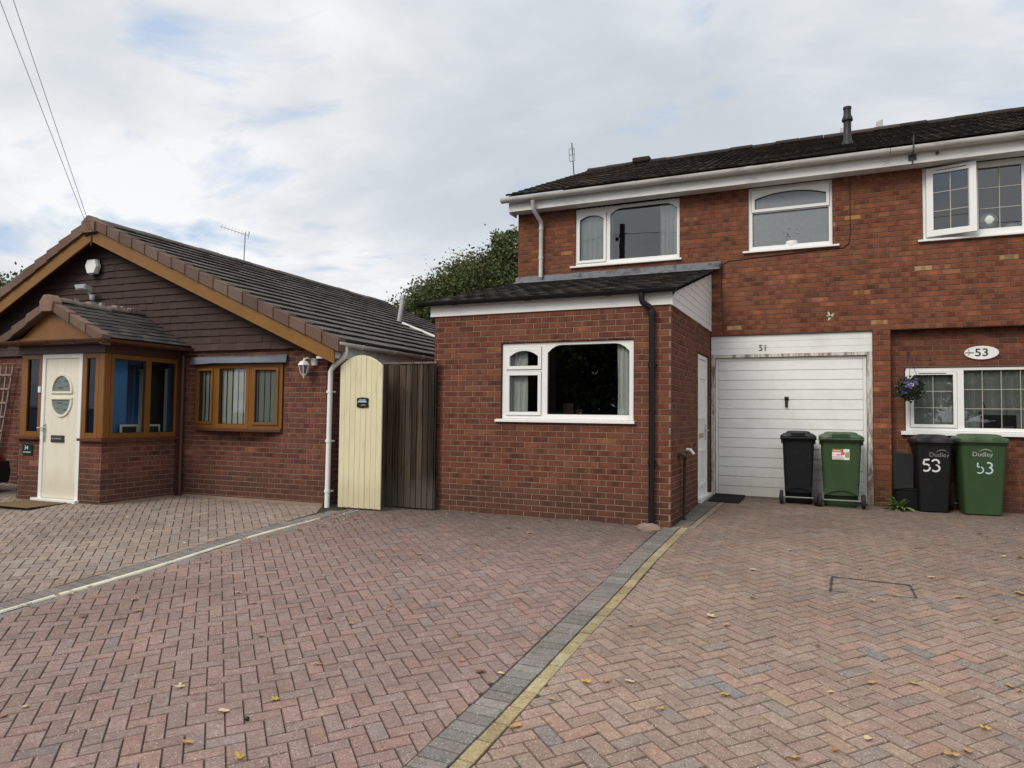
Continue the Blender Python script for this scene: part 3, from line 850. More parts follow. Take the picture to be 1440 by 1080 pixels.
# garage surround, panel, door
mb = MB()
for k in range(3):
    z0 = 2.315 + k*.1; mb.box(-1.822, .468, -.07, -.035, z0+.002, z0+.099, frF); mb.box(-1.822,.468,-.07,-.04,z0-.001,z0+.0015,frF)
mb.build('door_head_panel', M['garage'], h51, bevel=.004)
mb = MB()
mb.box(-1.822,-1.765,-.12,-.03,.05,2.27,frF); mb.box(.395,.468,-.12,-.03,.05,2.27,frF); mb.box(-1.822,.468,-.12,-.028,2.27,2.312,frF)
mb.build('garage_door_frame', M['flaky'], h51, bevel=.003)
mb = MB()
mb.box(-1.76,.39,-.115,-.09,.10,2.265,frF)
mb.box(-1.76,-1.715,-.09,-.075,.10,2.265,frF); mb.box(.345,.39,-.09,-.075,.10,2.265,frF); mb.box(-1.715,.345,-.09,-.075,2.22,2.265,frF)
n = 14; p = (2.218-.115)/n
for k in range(n):
    z0 = .115 + k*p
    mb.hexa([frF(-1.712,-.09,z0+.002), frF(.342,-.09,z0+.002), frF(.342,-.070,z0+.002), frF(-1.712,-.070,z0+.002),
             frF(-1.712,-.09,z0+p-.002), frF(.342,-.09,z0+p-.002), frF(.342,-.076,z0+p-.002), frF(-1.712,-.076,z0+p-.002)])
gd = mb.build('garage_door', M['garage'], h51, bevel=.003)
mb = MB(); mb.box(-.735,-.675,-.07,-.055,1.60,1.66,frF); mb.box(-.725,-.688,-.07,-.035,1.50,1.60,frF); mb.box(-.73,-.68,-.06,-.03,1.625,1.645,frF)
mb.build('handle', M['black'], gd, bevel=.004)
# side door
mb = MB()
mb.box(10.38,10.44,-.09,-.02,.16,2.26,frS); mb.box(11.24,11.29,-.09,-.02,.16,2.26,frS); mb.box(10.44,11.24,-.09,-.02,2.20,2.26,frS)
mb.box(10.36,11.31,-.09,.05,.10,.165,frS)
mb.build('side_door_frame', M['white'], h51, bevel=.004)
mb = MB(); mb.box(10.445,11.235,-.085,-.035,.17,2.195,frS)
for a, b in ((.3,.85),(1.3,1.95)):
    for u0, u1 in ((10.56,10.60),(11.08,11.12)): mb.box(u0,u1,-.035,-.015,a,b,frS)
    mb.box(10.60,11.08,-.035,-.015,a,a+.04,frS); mb.box(10.60,11.08,-.035,-.015,b-.04,b,frS)
sd = mb.build('side_door', M['white'], h51, bevel=.004)
mb = MB(); mb.box(11.15,11.19,-.035,-.025,.98,1.22,frS); mb.tube([frS(11.17,.015,1.13), frS(11.05,.02,1.13)], .009, 8); mb.tube([frS(11.17,-.03,1.13), frS(11.17,.02,1.13)], .009, 8)
mb.build('handle', M['metal'], sd)
mb = MB(); mb.box(10.66,10.96,-.035,-.022,1.02,1.09,frS); mb.build('letterbox', M['brassy'], sd, bevel=.003)
# fascias, soffit and side cladding
mb = MB(); mb.box(-5.28,XB,.25,.27,4.925,5.10,frF)
mb.box(-5.285,-5.262,-.05,.249,4.90,5.12,frF)
mb.build('fascia', M['fascia'], h51, bevel=.002)
mb = MB(); mb.box(-5.26,XB,.004,.249,4.935,4.95,frF); mb.build('soffit', M['fascia'], h51)
def half_gutter(name, p0, p1, r, m, parent, unions=1.8, lip=.004):
    p0 = Vector(p0); p1 = Vector(p1); d = (p1-p0).normalized(); s = d.cross(Vector((0,0,1))).normalized()
    mb = MB()
    def sec(p, rr, n=10): return [p + s*cos(pi + pi*k/n)*rr + Vector((0,0,1))*sin(pi + pi*k/n)*rr for k in range(n+1)]
    L = (p1-p0).length; k = 0
    A, Bq = sec(p0, r), sec(p1, r); a2, b2 = sec(p0, r-lip), sec(p1, r-lip)
    for j in range(10):
        mb.face([A[j],A[j+1],Bq[j+1],Bq[j]]); mb.face([a2[j],b2[j],b2[j+1],a2[j+1]])
    for q in (A, Bq): mb.face(q)
    mb.face([A[0],Bq[0],b2[0],a2[0]]); mb.face([A[-1],a2[-1],b2[-1],Bq[-1]])
    t = .6
    while t < L:
        q = p0 + d*t; u = sec(q - d*.04, r+.008); w = sec(q + d*.04, r+.008)
        for j in range(10): mb.face([u[j],u[j+1],w[j+1],w[j]])
        mb.face(u); mb.face(w); t += unions
    return mb.build(name, m, parent, smooth=50)
half_gutter('gutter', (-5.38,11.117,5.135), (XB-.003,11.117,5.135), .072, M['gutter'], h51)
mb = MB(); mb.tube([(-4.78,11.12,5.06),(-4.78,11.14,4.93),(-4.765,11.22,4.85),(-4.74,11.38,4.76),(-4.735,11.41,4.70),(-4.735,11.41,3.78),(-4.735,11.36,3.735)], .036, 12)
for z in (4.62, 4.1): mb.tube([(-4.735,11.41,z-.02),(-4.735,11.41,z+.02)], .043, 12)
mb.build('downpipe', M['gutter'], h51, smooth=40, label='white downpipe discharging onto the extension roof')
mb = MB()
mb.box(-5.225,XS+.012,.002,.022,2.70,2.875,frE)
mb.build('extension_fascia', M['white'], h51, bevel=.002)
mb = MB()
k = 0; z = 2.69
while z < 3.62:
    zt = min(z+.098, 3.62)
    ya = max(DE-.02, 8.56 + (z - 2.84)/.266); yb = max(DE-.02, 8.56 + (zt - 2.84)/.266)
    yb = min(yb, 11.44); ya = min(ya, 11.44)
    mb.hexa([(XS+.004, ya, z), (XS+.020, ya, z), (XS+.020, 11.47, z), (XS+.004, 11.47, z), (XS+.004, yb, zt), (XS+.014, yb, zt), (XS+.014, 11.47, zt), (XS+.004, 11.47, zt)])
    z += .1
mb.build('side_cladding', M['white'], h51)
# lean-to roof
mb = MB()
tile_roof(mb, (-5.40,8.44,2.875), (1,0,0), (0,3.02,.80), 3.66, 3.124, 13, .25, .02, PAL_LEAN, prof=[(0,0),(.45,.004),(.5,.0),(.55,.004),(1,0)], jz=.004)
mb.build('extension_roof', M['moss_tile'], h51)
half_gutter('extension_gutter', (-5.39,8.45,2.89), (-1.745,8.45,2.89), .055, M['blackpipe'], h51, unions=1.1)
mb = MB(); mb.tube([(-2.17,8.45,2.86),(-2.17,8.45,2.76),(-2.16,8.455,2.73),(-2.06,8.49,2.66),(-2.05,8.495,2.62),(-2.05,8.495,-.02)], .035, 14)
for z in (2.60, 1.95, .78): mb.tube([(-2.05,8.495,z-.03),(-2.05,8.495,z+.03)], .042, 14)
mb.box(-2.10,-2.0,8.50,8.555,1.94,1.97); mb.box(-2.10,-2.0,8.50,8.555,.77,.80)
mb.build('extension_downpipe', M['blackpipe'], h51, smooth=40, label='black downpipe at the corner of the extension')
mb = MB()
n = 24; L = 3.58; prev = None
for k in range(n+1):
    x = -5.24 + L*k/n; dz = rnd.uniform(-.012,.012); zt = 3.80 + .012*(k/n)
    cur = [(x, DF-.006, zt+dz*.4), (x, DF-.03, zt-.02+dz*.4), (x, DF-.035, 3.72+dz), (x, DF-.17, 3.675+dz), (x, DF-.175, 3.66)]
    if prev:
        for i in range(4): mb.face([prev[i],prev[i+1],cur[i+1],cur[i]])
    prev = cur
mb.build('lead_flashing', M['lead'], h51, smooth=30)
mb = MB(); mb.tube([(-1.72,11.30,3.70),(-1.70,11.44,3.74)], .05, 10); mb.build('flashing_end', M['lead'], h51, smooth=40)
# main roof
S_UP = Vector((0,1,.42)).normalized()
PRO = [(0,.0),(.12,.007),(.26,.0),(.5,0),(.62,.007),(.76,0),(1,0)]
mb = MB()
tile_roof(mb, (-5.29,11.10,5.185), (1,0,0), S_UP, XB+5.29, 4.93, 17, .3, .024, PAL_MOSS, prof=PRO, jz=.004)
mb.face([(-5.29,15.63,7.07),(XB,15.63,7.07),(XB,20,5.2),(-5.29,20,5.2)], (.04,.035,.03))
rf = mb.build('roof', M['moss_tile'], h51)
mb = MB(); ridge_tiles(mb, (-5.29,15.62,7.10),(XB,15.62,7.10), .13, .45, PAL_MOSS, sag=.02); mb.build('ridge', M['moss_tile'], rf)
mb = MB(); mb.box(-4.2,-3.8,15.45,15.8,7.08,7.20,col=(.04,.034,.03)); mb.build('raised_ridge_vent', M['moss_tile'], rf, bevel=.03)
mb = MB(); mb.lathe([(.085,-.12),(.085,.02),(.068,.04),(.060,.05),(.058,.36),(.082,.37),(.085,.40),(.062,.46),(.058,.48),(.056,.56),(.064,.565),(.064,.60)], (.18,12.58,5.83), 18)
mb.build('flue', M['flue'], h51, smooth=40, label='black boiler flue with a flared cowl')
mb = MB(); mb.box(.09,.19,15.9,16.0,7.0,7.36); mb.build('vent_stack', M['greyplastic'], h51, bevel=.006)
# wall cable
mb = MB(); cy = DF-.006
mb.tube([(.19,cy,4.93),(.19,cy,4.05),(.17,cy,3.93),(.10,cy,3.87),(-.3,cy,3.86),(-1.0,cy,3.83),(-1.55,cy,3.80),(-1.64,cy,3.76),(-1.655,cy,3.4),(-1.64,cy,3.0),(-1.62,cy,2.65)], .006, 6)
mb.build('wall_cable', M['black'], h51)
mb = MB()
for k in range(7):
    a = k*.9; l = .05+.03*(k % 3); x, z = -.09, 2.86
    mb.hexa([frF(x+cos(a)*0-.02,-.001,z-.02), frF(x+.02,-.001,z-.02), frF(x+.02,.004,z-.02), frF(x-.02,.004,z-.02),
             frF(x+cos(a)*l-.012,-.001,z+sin(a)*l*.6), frF(x+cos(a)*l+.012,-.001,z+sin(a)*l*.6), frF(x+cos(a)*l+.012,.004,z+sin(a)*l*.6), frF(x+cos(a)*l-.012,.004,z+sin(a)*l*.6)])
mb.build('mortar_patch', M['concrete'], h51)
# waste pipe
mb = MB(); mb.tube([(XS-.02,8.98,.85),(XS+.07,8.98,.85),(XS+.08,9.0,.84),(XS+.075,9.08,.83),(XS+.06,9.10,.80),(XS+.05,9.11,-.02)], .022, 10)
mb.tube([(XS+.045,8.93,.85),(XS+.045,9.10,.85)], .026, 10)
mb.build('waste_pipe', M['greypipe'], h51, smooth=40)
mb = MB(); mb.tube([(XS,9.5,.90),(XS+.05,9.5,.90),(XS+.10,9.5,.84)], .022, 10); mb.build('overflow_pipe', M['whitepaint'], h51, smooth=40)
# number 51
n51 = text_part('51', .13, M['black'], None, frF, -1.04, -.032, 2.41, 'house_number', ext=.004)
tag(n51, 'small black numerals 51 on white panel above the garage door', 'house number')

# ================================================================== HOUSE 53
h53 = thing('terraced_house', 'red brick house number 53 with leaded style windows and converted garage', 'house', (2.5, 11.477, 0), world=True)
mb = MB(); XE = 6.2
brick_wall(mb, frF, XB, XE, 2.625, 4.96, [(1.12,3.0,3.87,4.97)], up_pal, seed=5, kiss=.75, mort=2, seam=XB)
DR = DF + .15; frR = lambda u, d, z: (u, DR - d, z)
brick_wall(mb, frR, XB, XE, 0, 2.625, [(.885,3.02,1.13,2.085)], PAL_EXT, seed=22, kiss=.6, mort=2)
mb.mi = 1; mb.face([(XB,DF,2.624),(XE,DF,2.624),(XE,DR,2.624),(XB,DR,2.624)], (.1,.04,.03))
mb.face([(XE,DF,0),(XE,19.7,0),(XE,19.7,5),(XE,DF,5)], (.15,.05,.035)); mb.face([(XB,19.7,0),(XE,19.7,0),(XE,19.7,5),(XB,19.7,5)], (.15,.05,.035))
mb.build('wall', WALL(), h53)
mb = MB(); mb.box(XB,XE,.25,.27,4.925,5.10,frF); mb.build('fascia', M['fascia'], h53, bevel=.002)
mb = MB(); mb.box(XB,XE,.004,.249,4.935,4.95,frF); mb.build('soffit', M['fascia'], h53)
half_gutter('gutter', (XB+.003,11.117,5.135), (XE,11.117,5.135), .072, M['gutter'], h53)
mb = MB()
tile_roof(mb, (XB,11.10,5.185), (1,0,0), S_UP, XE-XB, 4.93, 17, .3, .024, PAL_MOSS, prof=PRO, jz=.004)
mb.face([(XB,15.63,7.07),(XE,15.63,7.07),(XE,20,5.2),(XB,20,5.2)], (.04,.035,.03))
rf = mb.build('roof', M['moss_tile'], h53)
mb = MB(); ridge_tiles(mb, (XB,15.62,7.10),(XE,15.62,7.10), .13, .45, PAL_MOSS, sag=.02); mb.build('ridge', M['moss_tile'], rf)
mb = MB(); mb.hexa([(.76,15.9,7.0),(.88,15.9,7.0),(.88,16,7.0),(.76,16,7.0),(.76,15.9,7.38),(.88,15.9,7.42),(.88,16,7.42),(.76,16,7.38)]); mb.build('vent_stack', M['greyplastic'], h53, bevel=.006)
# upper right window with an open casement
u0,u1,z0,z1 = 1.125,3.0,3.90,4.93
def frame_with_hole():
    mb = MB()
    d0, d1 = -.09, -.03
    mb.box(u0,1.185,d0,d1,z0,z1,frF); mb.box(1.745,1.80,d0,d1,z0,z1,frF); mb.box(2.30,2.44,d0,d1,z0,z1,frF); mb.box(2.93,u1,d0,d1,z0,z1,frF)
    for a, b in ((1.185,1.745),(1.80,2.30),(2.44,2.93)):
        mb.box(a,b,d0,d1,z0,3.985 if a > 1.5 else 3.955,frF); mb.box(a,b,d0,d1,4.845 if a > 1.5 else 4.875,z1,frF)
    for a, b in ((1.80,2.30),(2.44,2.93)):
        for k in (1,): mb.box((a+b)/2-.006,(a+b)/2+.006,-.058,-.05,3.985,4.845,frF,mi=1)
        for k in (1,2): z = 3.985 + .86*k/3; mb.box(a,b,-.057,-.051,z-.006,z+.006,frF,mi=1)
    mb.hexa([frF(1.06,-.05,3.86), frF(3.05,-.05,3.86), frF(3.05,.05,3.86), frF(1.06,.05,3.86), frF(1.06,-.05,3.899), frF(3.05,-.05,3.899), frF(3.05,.05,3.888), frF(1.06,.05,3.888)])
    o = mb.build('window', [M['white'], M['glazing_bar']], h53, bevel=.003, label='upper window of house 53 with its left casement ajar')
    for a, b in ((1.80,2.30),(2.44,2.93)):
        g = MB(); g.face([frF(a,-.062,3.985),frF(b,-.062,3.985),frF(b,-.062,4.845),frF(a,-.062,4.845)]); g.build('pane', M['glass'], o)
    an = R(13); hx = 1.165
    fo = lambda u, d, z: (hx + (u-hx)*cos(an) + (d)*sin(an)*1.0, DF - ((u-hx)*sin(an) + d*cos(an)), z)
    mb = MB(); a, b, c, d = 1.165, 1.765, 3.925, 4.90; r = .085
    D0, D1 = -.03, .022
    mb.box(a,b,D0,D1,c,c+r,fo); mb.box(a,b,D0,D1,d-r,d,fo); mb.box(a,a+r,D0,D1,c+r,d-r,fo); mb.box(b-r,b,D0,D1,c+r,d-r,fo)
    mb.box((a+b)/2-.006,(a+b)/2+.006,-.008,.0,c+r,d-r,fo,mi=1)
    for k in (1,2): z = c+r+(d-c-2*r)*k/3; mb.box(a+r,b-r,-.007,-.001,z-.006,z+.006,fo,mi=1)
    mb.box(a+.12,b-.12,D1,D1+.014,d-.04,d-.02,fo); mb.box(a+.12,b-.12,D1+.001,D1+.008,d-.048,d-.0405,fo,mi=2)
    mb.build('casement', [M['white'], M['glazing_bar'], M['black']], o, bevel=.003)
    g = MB(); g.face([fo(a+r,-.012,c+r),fo(b-r,-.012,c+r),fo(b-r,-.012,d-r),fo(a+r,-.012,d-r)]); g.build('pane', M['glass'], o)
    room(o, frF, 1.0, 3.1, 3.2, 4.95, 3, M['room'])
    return o
w3 = frame_with_hole()
mb = MB(); c = Vector((1.93, DF+.16, 4.115))
mb.lathe([(.001,-.115),(.06,-.10),(.10,-.058),(.116,0),(.10,.058),(.06,.10),(.001,.115)], c, 20)
tag(mb.build('globe_lamp', M['net'], None, smooth=180), 'pale round globe lamp on the upper window sill of house 53', 'lamp')
mb = MB()
mb.lathe([(.07,0),(.09,.03),(.075,.06),(.03,.065)], (0,0,0), 14); mb.tube([(.07,0,.04),(.13,0,.10),(.11,0,.14)], .014, 8)
tag(mb.build('watering_can', M['whitepaint'], None, loc=(2.2,DF+.16,3.98), smooth=40), 'small white watering can on upper window sill beside the globe lamp', 'watering can')
# lower window of 53
w = window(h53, frR, (.895,3.0,1.175,2.075), [dict(r=(1.0,1.485,1.27,1.975), open=True, bars=(2,3)), dict(r=(1.615,2.50,1.225,2.035), bars=(4,3)), dict(r=(2.60,2.93,1.225,2.035), bars=(2,3))],
       depth=-.02, sill=(.83,3.05,1.175,.06,.06), trickle=[(1.06,1.40,2.0)], label='ground floor window of house 53 with gilt glazing bars')
room(w, frR, .75, 3.1, .5, 2.3, 2.5, M['room'])
curtain(w, frR, 1.64, 3.0, 1.15, 2.1, -.15, M['net'], 12, .025)
curtain(w, frR, .92, 1.55, 1.15, 2.1, -.17, M['net'], 6, .015)
mb = MB(); mb.tube([frR(1.78,-.18,2.03), frR(1.86,-.17,1.6), frR(1.90,-.16,1.45)], .006, 6); mb.build('blind_cord', M['black'], w)
sg = thing('picture_board', 'dark slate board reading LOVE on the sill inside the lower window of 53', 'sign', (2.02, DR+.085, 1.19))
mb = MB(); frP = lambda u, d, z: (u, -d, z)
mb.box(-.21,.21,-.01,.01,0,.22,frP); mb.tube([(-.21,0,.22),(-.21,0,.27)], .012, 6); mb.build('board', M['greypipe'], sg, bevel=.004)
text_part('LOVE', .06, M['whitepaint'], sg, frP, .10, .013, .04, 'lettering', sx=1.1)
# cable anchor on the fascia
mb = MB(); mb.box(.93,1.03,.271,.285,4.97,5.05,frF); mb.tube([(.98,DF-.288,4.91),(.98,DF-.29,5.03),(.98,DF-.445,5.06),(.985,DF-.45,5.27)], .009, 8)
mb.build('cable_bracket', M['darkmetal'], h53)
mb = MB(); mb.tube([(1.28,DF-.272,5.03),(1.28,DF-.30,5.03)], .022, 10); mb.build('cable_hook', M['darkmetal'], h53)
ta = thing('television_aerial', 'leaning mast with small square grid aerial at the left end of the upper roof', 'aerial', (-5.25,14.54,6.60))
mb = MB(); mb.tube([(0,0,-.1),(-.07,0,.78)], .013, 8); mb.build('mast', M['darkmetal'], ta)
mb = MB(); q = lambda x, z: (x-.055-.06*(z-.5), -.03, z)
for a, b in (((-.06,.36),(-.06,.64)),((.06,.36),(.06,.64)),((-.06,.36),(.06,.36)),((-.06,.64),(.06,.64)),((-.06,.5),(.06,.5)),((.02,.36),(.02,.5))): mb.tube([q(*a), q(*b)], .009, 6)
mb.build('grid', M['alu'], ta)
# oval sign 53
os_ = thing('house_sign', 'white oval plaque with black numerals 53 fixed to the brick wall', 'house sign', (1.825, DR, 2.275))
frO = lambda u, d, z: (u, -d, z)
mb = MB(); mb.prism([(.205*cos(2*pi*k/36), .095*sin(2*pi*k/36)) for k in range(36)], frO, .004, .022)
mb.build('plaque', M['whitepaint'], os_, bevel=.004)
text_part('53', .15, M['black'], os_, frO, .0, .026, 0, 'lettering', ext=.003, sx=1.15)
mb = MB(); mb.box(-.195,-.09,.023,.026,-.004,.006,frO); mb.tube([frO(-.14,.024,.01),frO(-.16,.025,.05)], .003, 6); mb.tube([frO(-.14,.024,-.01),frO(-.165,.025,-.04)], .003, 6)
mb.build('twig_motif', M['greypipe'], os_)
# ================================================================== BUNGALOW
bg = thing('bungalow', 'red brick bungalow with brown tile hung gable and glazed front porch', 'bungalow', B0, YAWB)
SR, SL, UA, ZA = .433, .50, -4.54, 4.49       # right / left roof slopes, apex
ztop = lambda u: ZA - (SR*(u-UA) if u > UA else SL*(UA-u))
UL = -9.55
mb = MB()
brick_wall(mb, frB, -9.25, 0, -.1, 2.31, [(-2.48,-.77,1.075,2.06),(-3.62,-3.0,0,2.0)], PAL_BUN, seed=31, kiss=.5)
frBS = lambda u, d, z: (d, u, z)
brick_wall(mb, frBS, 0, 2.2, -.1, 2.25, [], PAL_BUN, seed=32, kiss=.5)
mb.mi = 1; c = (.15,.05,.035)
mb.face([(0,2.2,-.1),(0,8.6,-.1),(0,8.6,2.25),(0,2.2,2.25)], c); mb.face([(-9.25,0,-.1),(-9.25,8.6,-.1),(-9.25,8.6,2.2),(-9.25,0,2.2)], c)
mb.face([(-9.25,8.6,-.1),(0,8.6,-.1),(0,8.6,2.3),(-9.25,8.6,2.3)], c); mb.face([(-9.25,8.6,2.3),(0,8.6,2.3),(UA,8.6,4.4)], c)
mb.build('wall', [M['mortar'], M['brick']], bg)
# tile hanging
mb = MB(); mb.face([(-9.25,.005,2.3),(0,.005,2.3),(UA,.005,4.35)], (.02,.013,.012))
z = 2.27; k = 0
while z < 4.2:
    h = .116; lim = z + .04
    ur = UA + (ZA-.16-lim)/SR; ul = UA - (ZA-.16-lim)/SL
    ur = min(ur, -.02 if z > 2.35 else -.02); ul = max(ul, -9.25)
    u = ul - (k % 2)*.083
    while u < ur:
        a, b = max(u, ul)+.0004, min(u+.165, ur)-.0004
        if b - a > .02:
            c = jit(pick(PAL_CLAD), .05); dl = .034 + rnd.uniform(-.004,.004) + (.03 if z < 2.3 else 0); dz = rnd.uniform(-.003,.003); r2 = rnd.uniform(-.002,.002)
            P = [(a,-dl-r2,z+dz),(b,-dl+r2,z+dz),(b,-.010,z+.155),(a,-.010,z+.155)]
            mb.face(P, c)
            mb.face([(a,-dl+.012,z+dz),(b,-dl+.012,z+dz),P[1],P[0]], tuple(q*.2 for q in c))
            mb.face([(a,-dl+.012,z+dz),P[0],P[3]], tuple(q*.6 for q in c)); mb.face([(b,-dl+.012,z+dz),P[1],P[2]], tuple(q*.6 for q in c))
        u += .165
    z += h; k += 1
mb.build('gable_cladding', M['clad_tile'], bg)
# roof
VE = 8.75
mb = MB()
upR = Vector((UA-.40, 0, ZA-2.35)); LR = upR.length
tile_roof(mb, (.40,-.30,2.335), (0,1,0), upR, VE+.3, LR, 17, .30, .040, PAL_TILE, prof=[(0,0),(.42,.002),(.48,-.004),(.54,.002),(1,0)], jz=.004)
rr = mb.build('roof', M['tile'], bg)
mb = MB()
upL = Vector((UA-UL, 0, ZA - ztop(UL))); LL = upL.length
tile_roof(mb, (UL,-.30,ztop(UL)-.015), (0,1,0), upL, VE+.3, LL, 17, .30, .030, PAL_TILE, jz=.004)
mb.build('roof', M['tile'], bg)
mb = MB(); ridge_tiles(mb, (UA,-.28,ZA-.015), (UA,VE,ZA-.015), .12, .45, [(3,(.13,.115,.10)),(2,(.16,.145,.12))], sag=.014)
mb.build('ridge', M['moss_tile'], rr)
mb = MB()
verge_units(mb, (.40,-.335,2.345), (UA+.1,-.335,ZA-.035), 17, .155, .16, (0,-1,0))
verge_units(mb, (UL,-.335,ztop(UL)), (UA-.1,-.335,ZA-.045), 17, .155, .16, (0,-1,0))
# ridge end block
mb.hexa([(UA-.15,-.375,ZA-.24),(UA+.15,-.375,ZA-.24),(UA+.15,-.2,ZA-.24),(UA-.15,-.2,ZA-.24),(UA-.15,-.375,ZA-.06),(UA+.15,-.375,ZA-.06),(UA+.15,-.2,ZA-.06),(UA-.15,-.2,ZA-.06)], (.20,.125,.095))
mb.hexa([(UA-.15,-.375,ZA-.06),(UA+.15,-.375,ZA-.06),(UA+.15,-.2,ZA-.06),(UA-.15,-.2,ZA-.06),(UA-.02,-.375,ZA+.045),(UA+.02,-.375,ZA+.045),(UA+.02,-.2,ZA+.045),(UA-.02,-.2,ZA+.045)], (.22,.14,.105))
mb.build('verge', M['verge'], bg, bevel=.006)
mb = MB()
def barge(ua, ub, y0=-.305, y1=-.275, t=.14, b=.37):
    mb.hexa([(ua,y0,ztop(ua)-b),(ub,y0,ztop(ub)-b),(ub,y1,ztop(ub)-b),(ua,y1,ztop(ua)-b),(ua,y0,ztop(ua)-t),(ub,y0,ztop(ub)-t),(ub,y1,ztop(ub)-t),(ua,y1,ztop(ua)-t)])
barge(UA+.004, .33); mb.build('bargeboard', M['oak_h'], bg, bevel=.003)
mb = MB(); barge(UL, UA-.004); mb.build('bargeboard', M['oak_h'], bg, bevel=.003)
mb = MB()
for a, b in ((UL, UA), (UA, .33)):
    mb.face([(a,-.274,ztop(a)-.2),(b,-.274,ztop(b)-.2),(b,.0,ztop(b)-.2),(a,.0,ztop(a)-.2)])
mb.tube([(UA-.12,-.31,ZA-.27),(UA+.02,-.33,ZA-.23),(UA+.1,-.31,ZA-.24)], .022, 6); mb.tube([(UA+.02,-.31,ZA-.25),(UA+.03,-.32,ZA-.45)], .012, 6)
mb.build('verge_soffit', M['dbrown'], bg)
mb = MB()
mb.box(.295,.315,-.27,VE,2.10,2.30); mb.box(.0,.294,-.03,VE,2.105,2.12)
mb.hexa([(.02,-.29,2.09),(.33,-.29,2.09),(.33,-.268,2.09),(.02,-.268,2.09),(.02,-.29,2.12),(.33,-.29,2.2),(.33,-.268,2.2),(.02,-.268,2.12)])
mb.build('fascia', M['fascia'], bg, bevel=.002)
half_gutter('gutter', (.385,-.32,2.315), (.385,VE,2.315), .058, M['white'], bg, unions=.9)
mb = MB()
mb.tube([(.385,-.12,2.26),(.385,-.12,2.16),(.36,-.12,2.10),(.17,-.09,1.99),(.12,-.085,1.92),(.11,-.085,-.02)], .037, 14)
for z in (1.63, .93, .22): mb.tube([(.11,-.085,z-.018),(.11,-.085,z+.018)], .045, 14); mb.box(.06,.16,-.05,-.005,z-.012,z+.012)
mb.build('downpipe', M['white'], bg, smooth=40)
# bow window
P0, P1, P2, P3 = (-2.47,-.02), (-1.91,-.17), (-1.26,-.18), (-.775,-.02)
mb = MB()
pl = [P0, P1, P2, P3]
def slab(mb, pts, back, z0, z1, grow=0, mi=None):
    f = [(x, y-grow) for x, y in pts]; g = [(pts[-1][0], back), (pts[0][0], back)]
    poly = f + g
    mb.prism(poly, lambda u, d, z: (u, z, d), z0, z1, mi=mi)
slab(mb, pl, .05, 1.035, 1.075, .03)
bw = mb.build('bay_sill', M['brown'], bg, bevel=.003)
mb = MB(); r2 = random.Random(4)
prev = None
top = [(-2.56,-.04),(-2.2,-.17),(-1.91,-.24),(-1.6,-.25),(-1.26,-.25),(-1.0,-.17),(-.70,-.04)]
for x, y in top:
    dz = r2.uniform(-.008,.008)
    cur = [(x, -.002, 2.185+dz), (x, -.03, 2.18+dz), (x, y, 2.14+dz), (x, y-.012, 2.06+dz)]
    if prev:
        for i in range(3): mb.face([prev[i],prev[i+1],cur[i+1],cur[i]])
    prev = cur
mb.build('bay_flashing', M['bluelead'], bg, smooth=20)
mb = MB(); slab(mb, pl, .05, 2.045, 2.062, .02); mb.build('bay_head', M['brown'], bg)
for k, (a, b) in enumerate(((P0,P1),(P1,P2),(P2,P3))):
    ff, L = facet(a, b)
    m = .055; op = k != 1
    x = .042 if op else .01
    w = window(bg, ff, (.003, L-.003, 1.077, 2.043), [dict(r=(m+x, L-m-x, 1.077+m+x, 2.043-m-x*.8), open=op)], depth=0, th=.06, fm='oak', gm='glass_dark', name='bay_window', ring=.036)
    mb = MB(); n = 7 if k else 6
    for j in range(n):
        u = -.06 + (L+.12)*j/n; tw = (L+.12)/n*.93
        mb.face([ff(u,-.085,1.12), ff(u+tw,-.07,1.12), ff(u+tw,-.07,2.02), ff(u,-.085,2.02)])
    mb.build('vertical_blind', M['blind'], w)
room(bg, frB, -2.5, -.7, 1.0, 2.1, 2.0, M['roomdark'], d0=-.06)
# porch --------------------------------------------------------------
PV, PR_, PL_ = -1.357, -2.778, -4.515
mb = MB()
frPF = lambda u, d, z: (u, PV - d, z)
frPS = lambda u, d, z: (PR_ + d, u, z)
brick_wall(mb, frPF, PL_, -4.055, -.1, .885, [], PAL_BUN, seed=41, kiss=.4)
brick_wall(mb, frPF, -3.215, PR_, -.1, .885, [], PAL_BUN, seed=42, kiss=.4)
brick_wall(mb, frPS, PV, 0, -.1, .885, [], PAL_BUN, seed=43, kiss=.4, phase=.1)
mb.mi = 1
for a, b in ((PL_,-4.055),(-3.215,PR_)): mb.face([(a,PV,.884),(b,PV,.884),(b,PV+.12,.884),(a,PV+.12,.884)], c)
mb.face([(PL_,PV,-.1),(PL_,0,-.1),(PL_,0,.885),(PL_,PV,.885)], c)
mb.face([(-4.055,PV,-.1),(-4.055,PV+.11,-.1),(-4.055,PV+.11,.885),(-4.055,PV,.885)], c); mb.face([(-3.215,PV,-.1),(-3.215,PV+.11,-.1),(-3.215,PV+.11,.885),(-3.215,PV,.885)], c)
